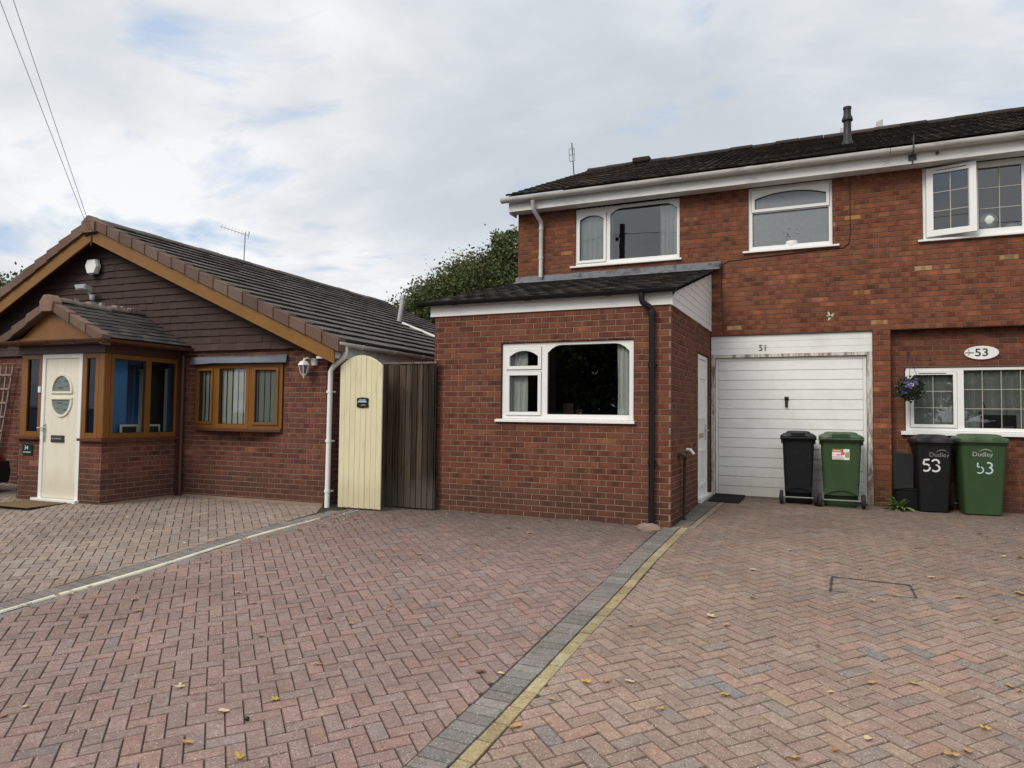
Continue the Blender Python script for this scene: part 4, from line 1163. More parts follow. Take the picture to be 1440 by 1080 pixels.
# pale mortar fillet along the foot
mb.mi = 0
mb.box(PR_+.002,PR_+.02,PV,-.02,-.05,.018); mb.box(-2.75,-.02,-.022,-.002,-.05,.03)
pw = mb.build('porch_wall', [M['mortar'], M['brick']], bg)
mb = MB()
mb.box(PL_-.06,-4.06,PV-.06,PV+.13,.887,.925); mb.build('porch_sill', M['brown'], pw, bevel=.004)
mb = MB(); mb.box(-3.21,PR_+.06,PV-.06,PV+.13,.887,.925); mb.box(PR_-.12,PR_+.06,PV+.131,-.02,.887,.925)
mb.build('porch_sill', M['brown'], pw, bevel=.004)
window(bg, frPF, (PL_+.01,-4.06,.927,2.14), [dict(r=(PL_+.14,-4.13,1.0,2.07))], depth=0, th=.07, fm='oak', gm='glass_porch', name='porch_side_light')
window(bg, frPF, (-3.21,PR_-.11,.927,2.14), [dict(r=(-3.13,-2.955,1.0,2.07))], depth=0, th=.07, fm='oak', gm='glass_porch', name='porch_side_light')
mb = MB(); mb.box(PR_-.105,PR_+.004,PV-.004,PV+.105,.927,2.14); mb.build('porch_corner_post', M['oak'], bg, bevel=.008)
window(bg, frPS, (PV+.11,-.03,.927,2.14), [dict(r=(PV+.16,-.66,1.0,2.07)), dict(r=(-.57,-.12,1.0,2.07))], depth=0, th=.07, fm='oak', gm='glass_porch', name='porch_window')
mb = MB(); mb.box(PR_+.01,PR_+.06,-.09,-.02,0,2.15); mb.tube([(PR_+.09,-.06,2.2),(PR_+.09,-.06,0)], .034, 10); mb.build('porch_downpipe', M['dbrown'], bg, smooth=40)
mb = MB()
mb.box(PL_-.04,PR_+.03,PV-.03,PV+.1,2.142,2.26); mb.box(PR_-.1,PR_+.03,PV+.101,-.01,2.142,2.26); mb.box(PL_-.04,PL_+.08,PV+.101,-.01,2.142,2.26)
mb.box(PL_-.18,PR_+.18,PV-.20,-.02,2.262,2.275)
mb.build('porch_beam', M['dbrown'], bg, bevel=.003)
half_gutter('porch_gutter', (PL_-.28,PV-.235,2.315), (PR_+.24,PV-.235,2.315), .05, M['brown'], bg, unions=.55)
half_gutter('porch_gutter', (PR_+.235,PV-.235,2.315), (PR_+.235,-.02,2.315), .05, M['brown'], bg, unions=.7)
# door
mb = MB()
DL, DR_ = -4.053, -3.218
mb.box(DL,DL+.065,PV-.005,PV+.065,.04,2.14); mb.box(DR_-.065,DR_,PV-.005,PV+.065,.04,2.14); mb.box(DL+.065,DR_-.065,PV-.005,PV+.065,2.075,2.14)
mb.box(DL-.06,DR_+.03,PV-.07,PV+.065,-.03,.04)
mb.build('door_frame', M['white'], bg, bevel=.004)
mb = MB(); mb.box(DL+.068,DR_-.068,PV+.012,PV+.055,.045,2.072)
dcx = (DL+DR_)/2; A_ = .21
def half_ring(up, zc, a, hgt, w=.035):
    pts = []
    n = 20
    for k in range(n+1):
        t = pi*k/n
        pts.append((cos(t), sin(t)))
    for k in range(n):
        (x0,y0),(x1,y1) = pts[k], pts[k+1]; s = 1 if up else -1
        q = [(dcx+x0*a, zc+s*y0*hgt),(dcx+x1*a, zc+s*y1*hgt),(dcx+x1*(a+w), zc+s*y1*(hgt+w)),(dcx+x0*(a+w), zc+s*y0*(hgt+w))]
        mb.prism(q, frPF, -.014, .008)
    mb.box(dcx-a-w,dcx+a+w,-.008,.014,zc-w*.9 if up else zc+.001,zc-.001 if up else zc+w*.9, lambda x,d,z: frPF(x,-d+.004,z))
half_ring(True, 1.595, A_-.02, .225); half_ring(False, 1.475, A_-.02, .22)
dr = mb.build('front_door', M['cream'], bg, bevel=.002)
for up, zc in ((1,1.595),(-1,1.475)):
    g = MB(); g.face([frPF(dcx+cos(pi*k/20)*(A_-.02), -.0095, zc+up*sin(pi*k/20)*.222) for k in range(21)])
    for (x, z, w_, h_) in ((.04,.15,.09,.012),(-.09,.05,.10,.012),(-.08,.13,.016,.02),(.09,.075,.016,.02)): g.box(dcx+x,dcx+x+w_,-.009,-.0075,zc+up*z-h_/2,zc+up*z+h_/2,frPF,mi=1)
    g.build('pane', [M['door_glass'], M['black']], dr)
mb = MB(); mb.box(-3.82,-3.55,-.012,.004,.855,.955,lambda x,d,z: frPF(x,d,z)); mb.box(-3.79,-3.58,.004,.010,.875,.935,frPF); mb.build('letterbox', M['darkmetal'], dr, bevel=.004)
mb = MB(); mb.box(-3.79,-3.58,.0105,.018,.898,.915,frPF); mb.build('letterbox_flap', M['metal'], dr)
mb = MB(); mb.box(DL+.075,DL+.105,-.012,.002,.86,1.12,frPF); mb.tube([frPF(DL+.09,.0,1.06), frPF(DL+.09,.045,1.06), frPF(DL+.0,.05,1.055)], .011, 8); mb.build('handle', M['metal'], dr, bevel=.002)
# porch roof
zr, ze, ur_ = 2.90, 2.335, (PL_+PR_)/2 - .02
er, el = PR_+.22, PL_-.16
mb = MB()
u1v = Vector((ur_-er,0,zr-ze)); u2v = Vector((ur_-el,0,zr-ze))
tile_roof(mb, (er,PV-.20,ze), (0,1,0), u1v, 1.55, u1v.length, 9, .165, .016, PAL_LEAN, jz=.003)
tile_roof(mb, (el,PV-.20,ze), (0,1,0), u2v, 1.55, u2v.length, 9, .165, .016, PAL_LEAN, jz=.003)
pr = mb.build('porch_roof', M['tile'], bg)
mb = MB(); ridge_tiles(mb, (ur_,PV-.2,zr+.02), (ur_,-.03,zr+.0), .10, .3, [(2,(.20,.16,.13)),(2,(.13,.105,.09))], sag=.03)
for k in range(16):
    y = PV + .1 + rnd.random()*1.2; mb.box(ur_-.05+rnd.uniform(-.05,.1), ur_+rnd.uniform(.02,.1), y, y+.06, zr-.02, zr+.05+rnd.uniform(0,.03), col=(.33,.29,.25))
mb.build('ridge', M['moss_tile'], pr, bevel=.008)
mb = MB()
yo = PV-.235
verge_units(mb, (er+.0,yo,ze+.03), (ur_+.1,yo,zr-.045), 3, .125, .12, (0,-1,0))
verge_units(mb, (el+.0,yo,ze+.03), (ur_-.1,yo,zr-.045), 3, .125, .12, (0,-1,0))
mb.prism([(ur_-.12,zr-.17),(ur_+.12,zr-.17),(ur_+.14,zr-.03),(ur_+.06,zr+.07),(ur_-.06,zr+.07),(ur_-.14,zr-.03)], lambda u,d,z: (u,d,z), yo-.03, yo+.12, col=(.24,.15,.115))
mb.build('verge', M['verge'], pr, bevel=.008)
mb = MB(); mb.prism([(el+.2,2.28),(er-.2,2.28),(ur_,zr-.09)], lambda u,d,z: (u,d,z), PV-.13, PV-.10)
mb.box(el+.15,er-.15,PV-.155,PV-.13,2.28,2.36)
mb.build('gable_panel', M['oak'], pr)
# porch interior: blue inner wall, lining
mb = MB()
mb.box(PL_+.1,-3.62,-.05,-.032,0,2.14); mb.box(-3.0,PR_-.08,-.05,-.032,0,2.14)
mb.box(-3.62,-3.55,-.06,-.03,0,2.0,mi=1); mb.box(-3.07,-3.0,-.06,-.03,0,2.0,mi=1); mb.box(-3.55,-3.07,.06,.08,0,2.0,mi=2)
mb.box(PL_+.08,PL_+.1,PV+.1,-.05,.93,2.14)
mb.face([(PL_,PV+.1,.0),(PR_,PV+.1,.0),(PR_,0,.0),(PL_,0,.0)], mi=2)
for k in range(16):
    x = -4.36 + k*.085 + rnd.uniform(-.008,.008)
    if x < -3.68 or x > -2.98: mb.box(x, x+rnd.uniform(.02,.05), -.062, -.0505, .2, 2.1, mi=3 if k % 3 else 0)
mb.box(-3.0,-2.9,-.066,-.0505,.2,2.1,mi=3)
mb.build('porch_interior', [M['blue'], M['whitepaint'], M['roomdark'], M['blue2']], bg)
mb = MB(); mb.box(-3.02,-3.0,-1.12,-.80,.95,2.1); mb.build('blue_blind', M['blue'], bg)
# --- things on and around the bungalow
def bthing(name, label, cat, p, rot=0, group=None): return thing(name, label, cat, Bw(*p), YAWB + rot, group)
al = bthing('alarm_box', 'white six sided burglar alarm box high on the brown gable', 'alarm box', (-4.73,-.06,3.74))
mb = MB()
hx = [(-.085,-.12),(.085,-.12),(.145,.0),(.095,.125),(-.095,.125),(-.145,.02)]
mb.rings([[(x,0,z) for x,z in hx],[(x,-.05,z) for x,z in hx],[(x*.9,-.09,z*.92) for x,z in hx]])
mb.build('cover', M['white'], al, bevel=.008)
mb = MB(); mb.box(-.05,.05,-.07,-.0,-.145,-.1205); mb.build('strobe_lens', M['carglass'], al)
fl = bthing('floodlight', 'small grey security floodlight with sensor below the alarm box', 'floodlight', (-4.74,-.06,3.36))
mb = MB(); mb.hexa([(-.17,-.20,-.02),(.06,-.20,-.02),(.06,-.08,-.08),(-.17,-.08,-.08),(-.19,-.22,.06),(.08,-.22,.06),(.08,-.09,.03),(-.19,-.09,.03)])
mb.build('lamp_head', M['greyplastic'], fl, bevel=.008)
mb = MB(); mb.hexa([(-.15,-.212,-.005),(.04,-.212,-.005),(.04,-.206,-.005),(-.15,-.206,-.005),(-.17,-.226,.05),(.06,-.226,.05),(.06,-.222,.05),(-.17,-.222,.05)]); mb.build('glass', M['lamp_clear'], fl)
mb = MB(); mb.tube([(.02,0,-.10),(.02,-.08,-.10),(0,-.1,-.05)], .022, 8); mb.lathe([(.03,-.19),(.045,-.15),(.04,-.11),(.02,-.10)], (.06,-.07,0), 12); mb.build('sensor', M['greyplastic'], fl, smooth=40)
ln = bthing('wall_lantern', 'white four sided coach lantern on the brick wall beside the bow window', 'lantern', (-.30,0,1.98)); ln.scale = (.86,.86,.86)
mb = MB(); mb.lathe([(.055,-.06),(.06,0),(.055,.06)], (.1,-.02,.10), 14)
mb.tube([(.1,-.02,.11),(.1,-.10,.14),(.06,-.16,.16),(.0,-.17,.13)], .012, 8)
mb.build('bracket', M['white'], ln, smooth=40)
mb = MB(); C = (0,-.17,0)
mb.lathe([(.03,-.14),(.045,-.115),(.05,-.11)], C, 6); mb.lathe([(.105,.035),(.10,.05),(.06,.10),(.02,.115),(.012,.14),(.004,.165)], C, 6)
mb.lathe([(.004,-.185),(.012,-.16),(.018,-.14)], C, 6)
for k in range(6):
    a = 2*pi*k/6; mb.tube([(C[0]+.048*cos(a),C[1]+.048*sin(a),-.11),(C[0]+.092*cos(a),C[1]+.092*sin(a),.04)], .006, 5)
mb.build('lantern_frame', M['white'], ln)
mb = MB(); mb.lathe([(.045,-.11),(.088,.035)], C, 6, cap0=False, cap1=False); mb.build('lantern_glass', M['glass'], ln)
ns = bthing('house_sign', 'small dark green house number plate 34 on the brick beside the cream door', 'house sign', (-4.30,PV,.735))
mb = MB(); mb.prism([(-.11,-.07),(-.09,-.085),(.09,-.085),(.11,-.07),(.11,.07),(.09,.085),(-.09,.085),(-.11,.07)], frB, .003, .014); mb.build('plate', mat('sign_green', (.01,.035,.03), .3, bump=0), ns, bevel=.003)
text_part('34', .085, M['whitepaint'], ns, frB, -.015, .017, .022, 'lettering')
mb = MB()
for k in range(9): mb.box(-.085+k*.019,-.072+k*.019,.0145,.016,-.048,-.034,frB)
mb.build('small_lettering', M['bluepaint'], ns)
db = bthing('doorbell', 'white doorbell push on the brown frame beside the cream door', 'doorbell', (-4.085,PV,1.62))
mb = MB(); mb.box(-.022,.022,.001,.025,-.045,.045,frB); mb.build('bell_case', M['white'], db, bevel=.006)
# trellis leaning on the wall
tr = bthing('trellis', 'weathered wooden fan trellis against the brick wall left of the porch', 'trellis', (-7.15,-.07,.55))
mb = MB(); T0 = 0
for k in range(-3,4):
    b_, t_ = k*.06, k*.16; mb.hexa([(b_-.012,-.02,0),(b_+.012,-.02,0),(b_+.012,0,0),(b_-.012,0,0),(t_-.014,-.02,1.55),(t_+.014,-.02,1.55),(t_+.014,0,1.55),(t_-.014,0,1.55)])
for j in range(6):
    z = .12 + j*.25; w_ = .18 + .30*z/1.55 + .04; mb.box(-w_,w_,-.042,-.021,z,z+.03)
mb.build('lattice', M['trellis'], tr)
# aerials, pipes
ae = bthing('television_aerial', 'thin Yagi television aerial on the bungalow ridge', 'aerial', (UA-.1,3.3,4.5))
mb = MB(); mb.tube([(0,0,-.1),(0.02,0,.66)], .012, 8); mb.build('mast', M['alu'], ae)
mb = MB(); mb.tube([(.12,0,.58),(-.68,0,.86)], .010, 6)
for k in range(9):
    t = k/8.5; x, z = .12-.8*t, .58+.28*t; l = .09 - .03*t
    mb.tube([(x,-.02,z-l),(x,.02,z+l)], .004, 5)
mb.tube([(.1,0,.5),(.12,0,.68)], .006, 5)
mb.build('boom', M['alu'], ae)
vp = bthing('vent_pipe', 'pale grey vent pipe leaning up from the bungalow roof', 'vent pipe', (-2.03,5.35,3.40))
mb = MB(); mb.tube([(0,0,-.06),(.09,.02,.52)], .052, 14); mb.build('pipe', M['greyplastic'], vp, smooth=40)
mb = MB(); mb.tube([(.09,.02,.52),(.105,.023,.62)], .062, 14); mb.build('cowl', M['metal'], vp, smooth=40)
mb = MB(); mb.tube([(0,0,0),(.40,.10,-.165),(.95,.22,-.40)], .032, 10)
tag(mb.build('roof_pipe', M['net'], None, loc=Bw(-1.80,5.12,3.33), smooth=40), 'pale pipe lying down the bungalow roof tiles below the vent pipe', 'pipe').rotation_euler = (0,0,YAWB)
# things inside the porch sill
for k, (u, v) in enumerate(((-2.93,-.80),(-2.93,-.40))):
    pf = bthing('photo_frame', ['pale framed picture on the porch sill in the left pane', 'pale framed picture on the porch sill in the right pane'][k], 'picture frame', (u,v,.93), R(90))
    mb = MB(); mb.box(-.15,.15,-.008,.008,0,.19); mb.build('frame', M['net'], pf, bevel=.003)
    mb = MB(); mb.box(-.12,.12,-.0105,-.0085,.03,.16); mb.box(-.12,.12,.0085,.0105,.03,.16); mb.build('picture', M['roomdark'], pf)
# mats
mb = MB(); mb.box(-.42,.42,-.28,.28,0,.014)
o = mb.build('door_mat', M['coir'], None, loc=Bw(-3.70,-1.74,.0), bevel=.004); o.rotation_euler = (0,0,YAWB); tag(o, 'brown coir mat before the cream door', 'door mat')
mb = MB(); mb.box(-.22,.22,-.38,.38,0,.016)
o = mb.build('door_mat', M['mat'], None, loc=(-1.50,10.93,G(-1.5,10.93)+.009), bevel=.004); o.rotation_euler = (R(2.6),R(.8),0); tag(o, 'black rubber mat outside the white side door', 'door mat')
# gate + fence
gt = bthing('garden_gate', 'arched cream painted timber gate between bungalow and dark fence', 'gate', (.34,-.16,0))
def gate_top(x): return 1.985 + .15*(1-(abs(x-.345)/.345)**2)
mb = MB(); n = 8; W_ = .69
for k in range(n):
    a, b = k*W_/n+.0015, (k+1)*W_/n-.0015; m_ = [a + (b-a)*j/3 for j in range(4)]
    d_ = rnd.uniform(-.002,.002)
    poly = [(a+.004, .02 + rnd.uniform(0,.008)), (b+.004-.0, .02)] + [(x, gate_top(x)) for x in m_[::-1]]
    mb.prism([(x + (.012*(1-z/2) if 1 else 0)*0, z) for x, z in poly], frB, -.02+d_, .004+d_)
mb.build('boards', M['gate'], gt, bevel=.003)
mb = MB(); 
for z in (.3,1.0,1.75):
    mb = MB(); mb.box(.02,W_-.02,-.045,-.021,z,z+.1,frB); mb.build('ledge', M['gate'], gt)
pq = bthing('gate_plaque', 'small black shaped plaque with white lettering on the cream gate', 'plaque', (.34+.385,-.166,1.475))
sh = []
for k in range(48):
    t = 2*pi*k/48; x, z = cos(t), sin(t)
    r_ = 1/max(abs(x)/.095, abs(z)/.062); r_ = min(r_, .105)
    sh.append((x*r_*(1-.06*cos(4*t)), z*r_ + .014*(1-abs(x)) * (1 if z > 0 else -1)))
mb = MB(); mb.prism(sh, frB, .002, .012); mb.build('plate', M['black'], pq, bevel=.002)
mb = MB()
for k in range(8): mb.box(-.068+k*.0172,-.056+k*.0172,.0125,.014,.004,.026,frB)
for k in range(7): mb.box(-.052+k*.0152,-.042+k*.0152,.0125,.014,.032,.044,frB)
for k in range(6): mb.box(-.02+k*.0122,-.012+k*.0122,.0125,.014,-.036,-.028,frB)
mb.box(-.021,-.02,.0125,.014,-.036,-.028,frB)
mb.build('small_lettering', M['bluepaint'], pq)
fc = bthing('timber_fence', 'dark weathered vertical board fence between cream gate and brick extension', 'fence', (.78,.254,0))
mb = MB(); x = 0
mb.box(0,.86,-.03,-.016,.03,2.0,frB,col=(.008,.007,.006))  # near-black sheet added behind the boards as the shade in the gaps
while x < .86:
    w_ = rnd.uniform(.085,.108); t_ = 2.03 + rnd.uniform(-.012,.006); d_ = rnd.uniform(-.004,.006)
    base = jit(pick([(3,(.085,.060,.043)),(2,(.058,.042,.031)),(2,(.115,.085,.062)),(1,(.04,.03,.024))]), .2)
    mb.box(x+.005, min(x+w_-.005,.86), -.01+d_, .012+d_, .02, t_, frB, col=base)
    x += w_
mb.build('boards', M['fence'], fc, bevel=.003)
mb = MB(); mb.box(-.02,.87,-.06,.03,2.035,2.06,frB,col=(.16,.14,.12)); mb.build('capping_rail', M['fence'], fc)
for z in (.5,1.6):
    mb = MB(); mb.box(0,.86,-.075,-.031,z,z+.08,frB,col=(.05,.04,.035)); mb.build('rail', M['fence'], fc)
mb = MB(); mb.box(.0,.06,.02,.08,0,2.02,frB,col=(.09,.07,.058)); mb.build('post', M['fence'], fc)
for z0, z1 in ((.05,.75),(.95,1.15)):
    mb = MB(); mb.box(-.03,-.0,.05,.07,z0,z1,frB); mb.build('hinge_strap', M['black'], fc)
# ================================================================== WHEELIE BINS
def rrect(w, y0, y1, r, z, n=4):
    pts = []
    for cx, cy, a0 in ((w/2-r, y1-r, 0), (-w/2+r, y1-r, 90), (-w/2+r, y0+r, 180), (w/2-r, y0+r, 270)):
        for k in range(n+1):
            a = R(a0 + 90*k/n); pts.append((cx + r*cos(a), cy + r*sin(a), z))
    return pts
def make_bin(label, m, loc, rot, W, D, H, tone, lean=0):
    """front faces -y; wheels at the rear (+y)"""
    t = thing('wheelie_bin', label, 'wheelie bin', loc, rot, group='wheelie bins outside the two houses')
    mb = MB()
    wb, db = W*.76, D*.72
    zr = H*.90
    yb = D*.5
    def ring(f, z, back=None, dw=0):
        w = wb + (W*.93-wb)*f + dw; y0 = -(db*.5 + (D*.47-db*.5)*f); y1 = back if back is not None else (db*.5 + .02 + (D*.47-db*.5-.02)*f)
        return rrect(w, y0 - dw/2, y1 + (dw/2 if back is None else 0), .05, z)
    mb.rings([ring(0,.015,.11), ring(0,.0,.11,-.05)][::-1] + [ring(.02,.03,.12), ring(.14,.15,.13), ring(.17,.165,None), ring(.2,.19,None), ring(.55,.5), ring(.93,zr-.06), ring(.96,zr-.055,None,.02), ring(1,zr,None,.025)])
    # front panel ribs
    for s in (-1, 1):
        mb.hexa([(s*W*.23,-D*.36,.06),(s*W*.26,-D*.36,.06),(s*W*.26,-D*.30,.06),(s*W*.23,-D*.30,.06),
                 (s*W*.29,-D*.475,zr-.12),(s*W*.32,-D*.475,zr-.12),(s*W*.32,-D*.40,zr-.12),(s*W*.29,-D*.40,zr-.12)])
    # side lugs under rim
    for s in (-1, 1): mb.box(s*W*.46, s*W*.50, D*.30, D*.42, zr-.10, zr-.0)
    # arched skirt on the back above the axle
    n = 10; z0, hh = .16, .075
    for k in range(n):
        xa, xb = -wb*.52 + wb*1.04*k/n, -wb*.52 + wb*1.04*(k+1)/n
        fa, fb = hh*(1-(2*k/n-1)**2), hh*(1-(2*(k+1)/n-1)**2)
        y = db*.5 + .035
        mb.hexa([(xa,y-.03,z0+fa),(xb,y-.03,z0+fb),(xb,y+.012,z0+fb),(xa,y+.012,z0+fa),(xa,y-.03,.26),(xb,y-.03,.26),(xb,y+.014,.26),(xa,y+.014,.26)])
    b = mb.build('body', m, t, smooth=35, bevel=0)
    mb = MB()
    lz = zr + .004
    y0, y1 = -D*.55, D*.47
    def lr(ins, z, y0_=y0, y1_=y1): return rrect(W*1.0-ins*2, y0_+ins, y1_-ins*.6, .05, z)
    mb.rings([lr(.0,lz-.028), lr(-.004,lz-.01), lr(.0,lz+.018), lr(.03,lz+.040), lr(.055,lz+.044), lr(.075,lz+.068), lr(.11,lz+.078)])
    for s in (-1,1):
        mb.box(s*W*.24-.05, s*W*.24+.05, y0-.006, y0+.05, lz+.0, lz+.028)
    l = mb.build('lid', M['greenlid'] if tone else M['blacklid'], t, smooth=35)
    for s in (-1,1):
        mb = MB(); mb.lathe([(.055,0),(.04,.004)], (s*W*.27, y0+.105, lz+.0435), 10)
        mb.build('lid_grip_shade', M['black'], l)  # flat black disc stands in for the shade inside a hand grip
    mb = MB()
    mb.tube([(-W*.50,D*.5+.035,lz-.02),(W*.50,D*.5+.035,lz-.02)], .016, 10)
    for s in (-.5,-.25,.25,.5): mb.box(W*s*.96-.02, W*s*.96+.02, D*.43, D*.5+.04, lz-.045, lz+.012)
    mb.box(-W*.2, W*.2, D*.45, D*.50, lz+.0, lz+.055)
    mb.build('handle', m, t, bevel=.004)
    mb = MB(); ay = db*.5+.06; mb.tube([(-W*.49,ay,.10),(W*.49,ay,.10)], .011, 8); mb.build('axle', M['darksteel'], t)
    for s in (-1, 1):
        mb = MB()
        prof = [(.02,-.025),(.085,-.025),(.098,-.016),(.10,0),(.098,.016),(.085,.025),(.02,.025)]
        rs = [[(s*W*.49 + h, ay + r*cos(2*pi*j/22), .10 + r*sin(2*pi*j/22)) for j in range(22)] for r, h in prof]
        mb.rings(rs); wv = mb.build('wheel', M['rubber'], t, smooth=50)
        mb = MB(); rs = [[(s*(W*.49+h), ay + r*cos(2*pi*j/14), .10 + r*sin(2*pi*j/14)) for j in range(14)] for r, h in [(.045,.026),(.02,.032)]]
        mb.rings(rs); mb.build('hub', M['blackplastic'], wv)
    return t
def front_fr(W, D, H):
    wb, db = W*.76, D*.72; zr = H*.90
    def f(u, d, z):
        k = max(0, min(1, z/zr)); y0 = -(db*.5 + (D*.47-db*.5)*k)
        return (u, y0 - d - .004, z)
    return f
def back_fr(W, D, H):
    wb, db = W*.76, D*.72; zr = H*.90
    def f(u, d, z):
        k = max(0, min(1, (z)/zr)); y1 = db*.5 + .02 + (D*.47-db*.5-.02)*k
        return (-u, y1 + d + .004, z)
    return f
zb = lambda x, y: G(x, y) + .003
b1 = make_bin('black wheelie bin before the garage door with its wheels facing the drive', M['blackplastic'], (-.525,11.13,zb(-.525,11.0)), R(180+3), .46, .46, 1.07, 0)
b2 = make_bin('green wheelie bin with a red and white sticker before the garage door', M['greenplastic'], (.035,11.14,zb(.035,11.0)), R(180+2), .56, .50, 1.075, 1)
b3 = make_bin('black wheelie bin painted 53 under the window of house 53', M['blackplastic'], (1.165,11.24,zb(1.16,11.1)), R(4), .47, .48, 1.07, 0)
b4 = make_bin('green wheelie bin painted 53 at the right below the window of house 53', M['greenplastic'], (1.715,11.24,zb(1.7,11.1)), R(6), .565, .54, 1.09, 1)
# arc logo + lettering
def dudley(t, fr, x, z, mm, mm2, x53, z53, s53, dull):
    text_part('Dudley', .082, mm, t, fr, x, .001, z, 'lettering', ext=.0008)
    mb = MB(); pts = []
    for k in range(13):
        a = R(155 - 125*k/12); pts.append((x + .035 + .085*cos(a), z - .005 + .07*sin(a)))
    for k, (p, q) in enumerate(zip(pts, pts[1:])):
        w = .004 + .007*sin(pi*k/12); mb.face([fr(p[0],.002,p[1]-w*.3), fr(q[0],.002,q[1]-w*.3), fr(q[0],.002,q[1]+w*.7), fr(p[0],.002,p[1]+w*.7)])
    mb.build('logo_arc', mm, t)
    # hand painted numerals as worn strokes
    mb = MB()
    def stroke(pts, w, gaps=()):
        for k, (p, q) in enumerate(zip(pts, pts[1:])):
            if k in gaps: continue
            dx, dz = q[0]-p[0], q[1]-p[1]; l = math.hypot(dx, dz) or 1; nx, nz = -dz/l*w/2, dx/l*w/2
            mb.face([fr(p[0]-nx,.0025,p[1]-nz), fr(q[0]-nx,.0025,q[1]-nz), fr(q[0]+nx,.0025,q[1]+nz), fr(p[0]+nx,.0025,p[1]+nz)])
    h = s53
    five = [(.42,1),(.0,.97),(-.02,.58)] + [(.16+.30*cos(R(a)), .30+.30*sin(R(a))) for a in range(110,-150,-20)]
    three = [(.16+.27*cos(R(a)), .76+.24*sin(R(a))) for a in range(160,-100,-20)] + [(.16+.31*cos(R(a)), .27+.28*sin(R(a))) for a in range(80,-160,-20)]
    f = lambda pts, ox: [(x53 + (ox + u)*h, z53 + v*h) for u, v in pts]
    stroke(f(five,0), .022 if not dull else .015, (0,4) if dull else (7,))
    stroke(f(three,.72), .022 if not dull else .02, (0,1,13) if dull else (9,10))
    mb.build('painted_number', mm2, t)
dudley(b3, front_fr(.47,.48,1.07), .055, .775, M['logo_dim'], M['whitepaint'], -.125, .555, .155, False)
dudley(b4, front_fr(.565,.54,1.09), -.02, .80, M['logo'], M['bluepaint'], -.075, .555, .14, True)
# sticker on the back of the green bin
fr = back_fr(.56,.50,1.075)
mb = MB(); mb.box(-.115,.105,.0,.0015,.665,.815,fr); st = mb.build('sticker', M['whitepaint'], b2)
sred = mat('sticker_red', (.55,.13,.08), .5, bump=0); sgr = mat('sticker_olive', (.33,.36,.16), .5, bump=0)
mb = MB(); mb.box(-.115,.03,.0018,.0022,.772,.815,fr); mb.box(-.0,.045,.0018,.0022,.735,.7715,fr); mb.box(-.115,.02,.0018,.0022,.70,.707,fr); mb.box(-.115,.03,.0018,.0022,.665,.669,fr); mb.build('sticker_print', sred, st)
mb = MB(); mb.box(.06,.10,.0018,.0022,.695,.775,fr); mb.build('sticker_panel', sgr, st)
mb = MB(); mb.box(.052,.058,.0018,.0022,.70,.76,fr)
for k in range(6): mb.box(-.06+k*.012,-.052+k*.012,.0018,.0022,.725,.738,fr)
for k in range(9): mb.box(-.10+k*.016,-.090+k*.016,.0018,.0022,.677,.687,fr)
mb.build('sticker_text', M['black'], st)
mb = MB(); mb.box(-.10,-.01,.0024,.0028,.785,.795,fr); mb.build('sticker_strip', M['whitepaint'], st)
# black recycling box with raised lid
rb = thing('recycling_box', 'low black plastic box with its lid raised against the brick wall behind the weed', 'recycling box', (.93,11.36,zb(.93,11.3)))
mb = MB(); mb.rings([rrect(.40,-.16,.16,.04,.0), rrect(.44,-.19,.19,.05,.27), rrect(.47,-.205,.205,.05,.275), rrect(.47,-.205,.205,.05,.30)]); mb.build('body', M['blackplastic'], rb, smooth=40)
mb = MB(); mb.hexa([(-.235,-.215,.27),(.02,-.215,.30),(.02,-.185,.30),(-.235,-.185,.27),(-.235,-.16,.80),(.03,-.16,.77),(.03,-.13,.77),(-.235,-.13,.80)]); mb.build('lid', M['blackplastic'], rb, bevel=.014)
# ================================================================== PLANTS
hb = thing('hanging_basket', 'hanging basket of violet flowers and dark trailing leaves beside the lower window', 'hanging basket', (.925,11.27,1.76))
mb = MB(); mb.lathe([(.02,-.12),(.09,-.10),(.145,-.03),(.16,.03)], (0,0,0), 16); mb.build('basket', M['greypipe'], hb, smooth=40)
mb = MB(); 
for k in range(3):
    a = 2*pi*k/3+.4; mb.tube([(.15*cos(a),.15*sin(a),.03),(0,0,.46)], .003, 5)
mb.tube([(0,0,.44),(0,0,.50)], .004, 5); mb.build('chain', M['darkmetal'], hb)
mb = MB(); mb.tube([(0,.355,.40),(0,.355,.56),(0,.30,.53),(0,.0,.52),(0,-.03,.50)], .007, 6); mb.build('bracket', M['darkmetal'], hb)
mb = MB()
def leafquad(mb, p, d, w, l, col):
    d = Vector(d).normalized(); q = Vector((rnd.uniform(-1,1), rnd.uniform(-1,1), rnd.uniform(-1,1))); s = d.cross(q)
    if s.length < .01: return
    s.normalize(); p = Vector(p)
    mb.face([p, p + d*l*.45 + s*w*.5, p + d*l, p + d*l*.45 - s*w*.5], col)
for k in range(900):
    a = rnd.uniform(0,2*pi); e = math.asin(rnd.uniform(-1,1)); r_ = .175*rnd.uniform(.55,1.05)
    n = Vector((cos(a)*cos(e), sin(a)*cos(e), sin(e))); p = n*r_ * (1.0 if n.z > -.3 else rnd.uniform(.8,1.1)); p.z *= .95
    dd = n + Vector((rnd.uniform(-.8,.8), rnd.uniform(-.8,.8), rnd.uniform(-.9,.3)))
    leafquad(mb, p, dd, .024, .04, jit(pick([(3,(.030,.045,.022)),(2,(.05,.07,.03)),(2,(.02,.022,.02)),(1,(.13,.15,.12))]), .25))
mb.build('foliage', M['leaf'], hb)
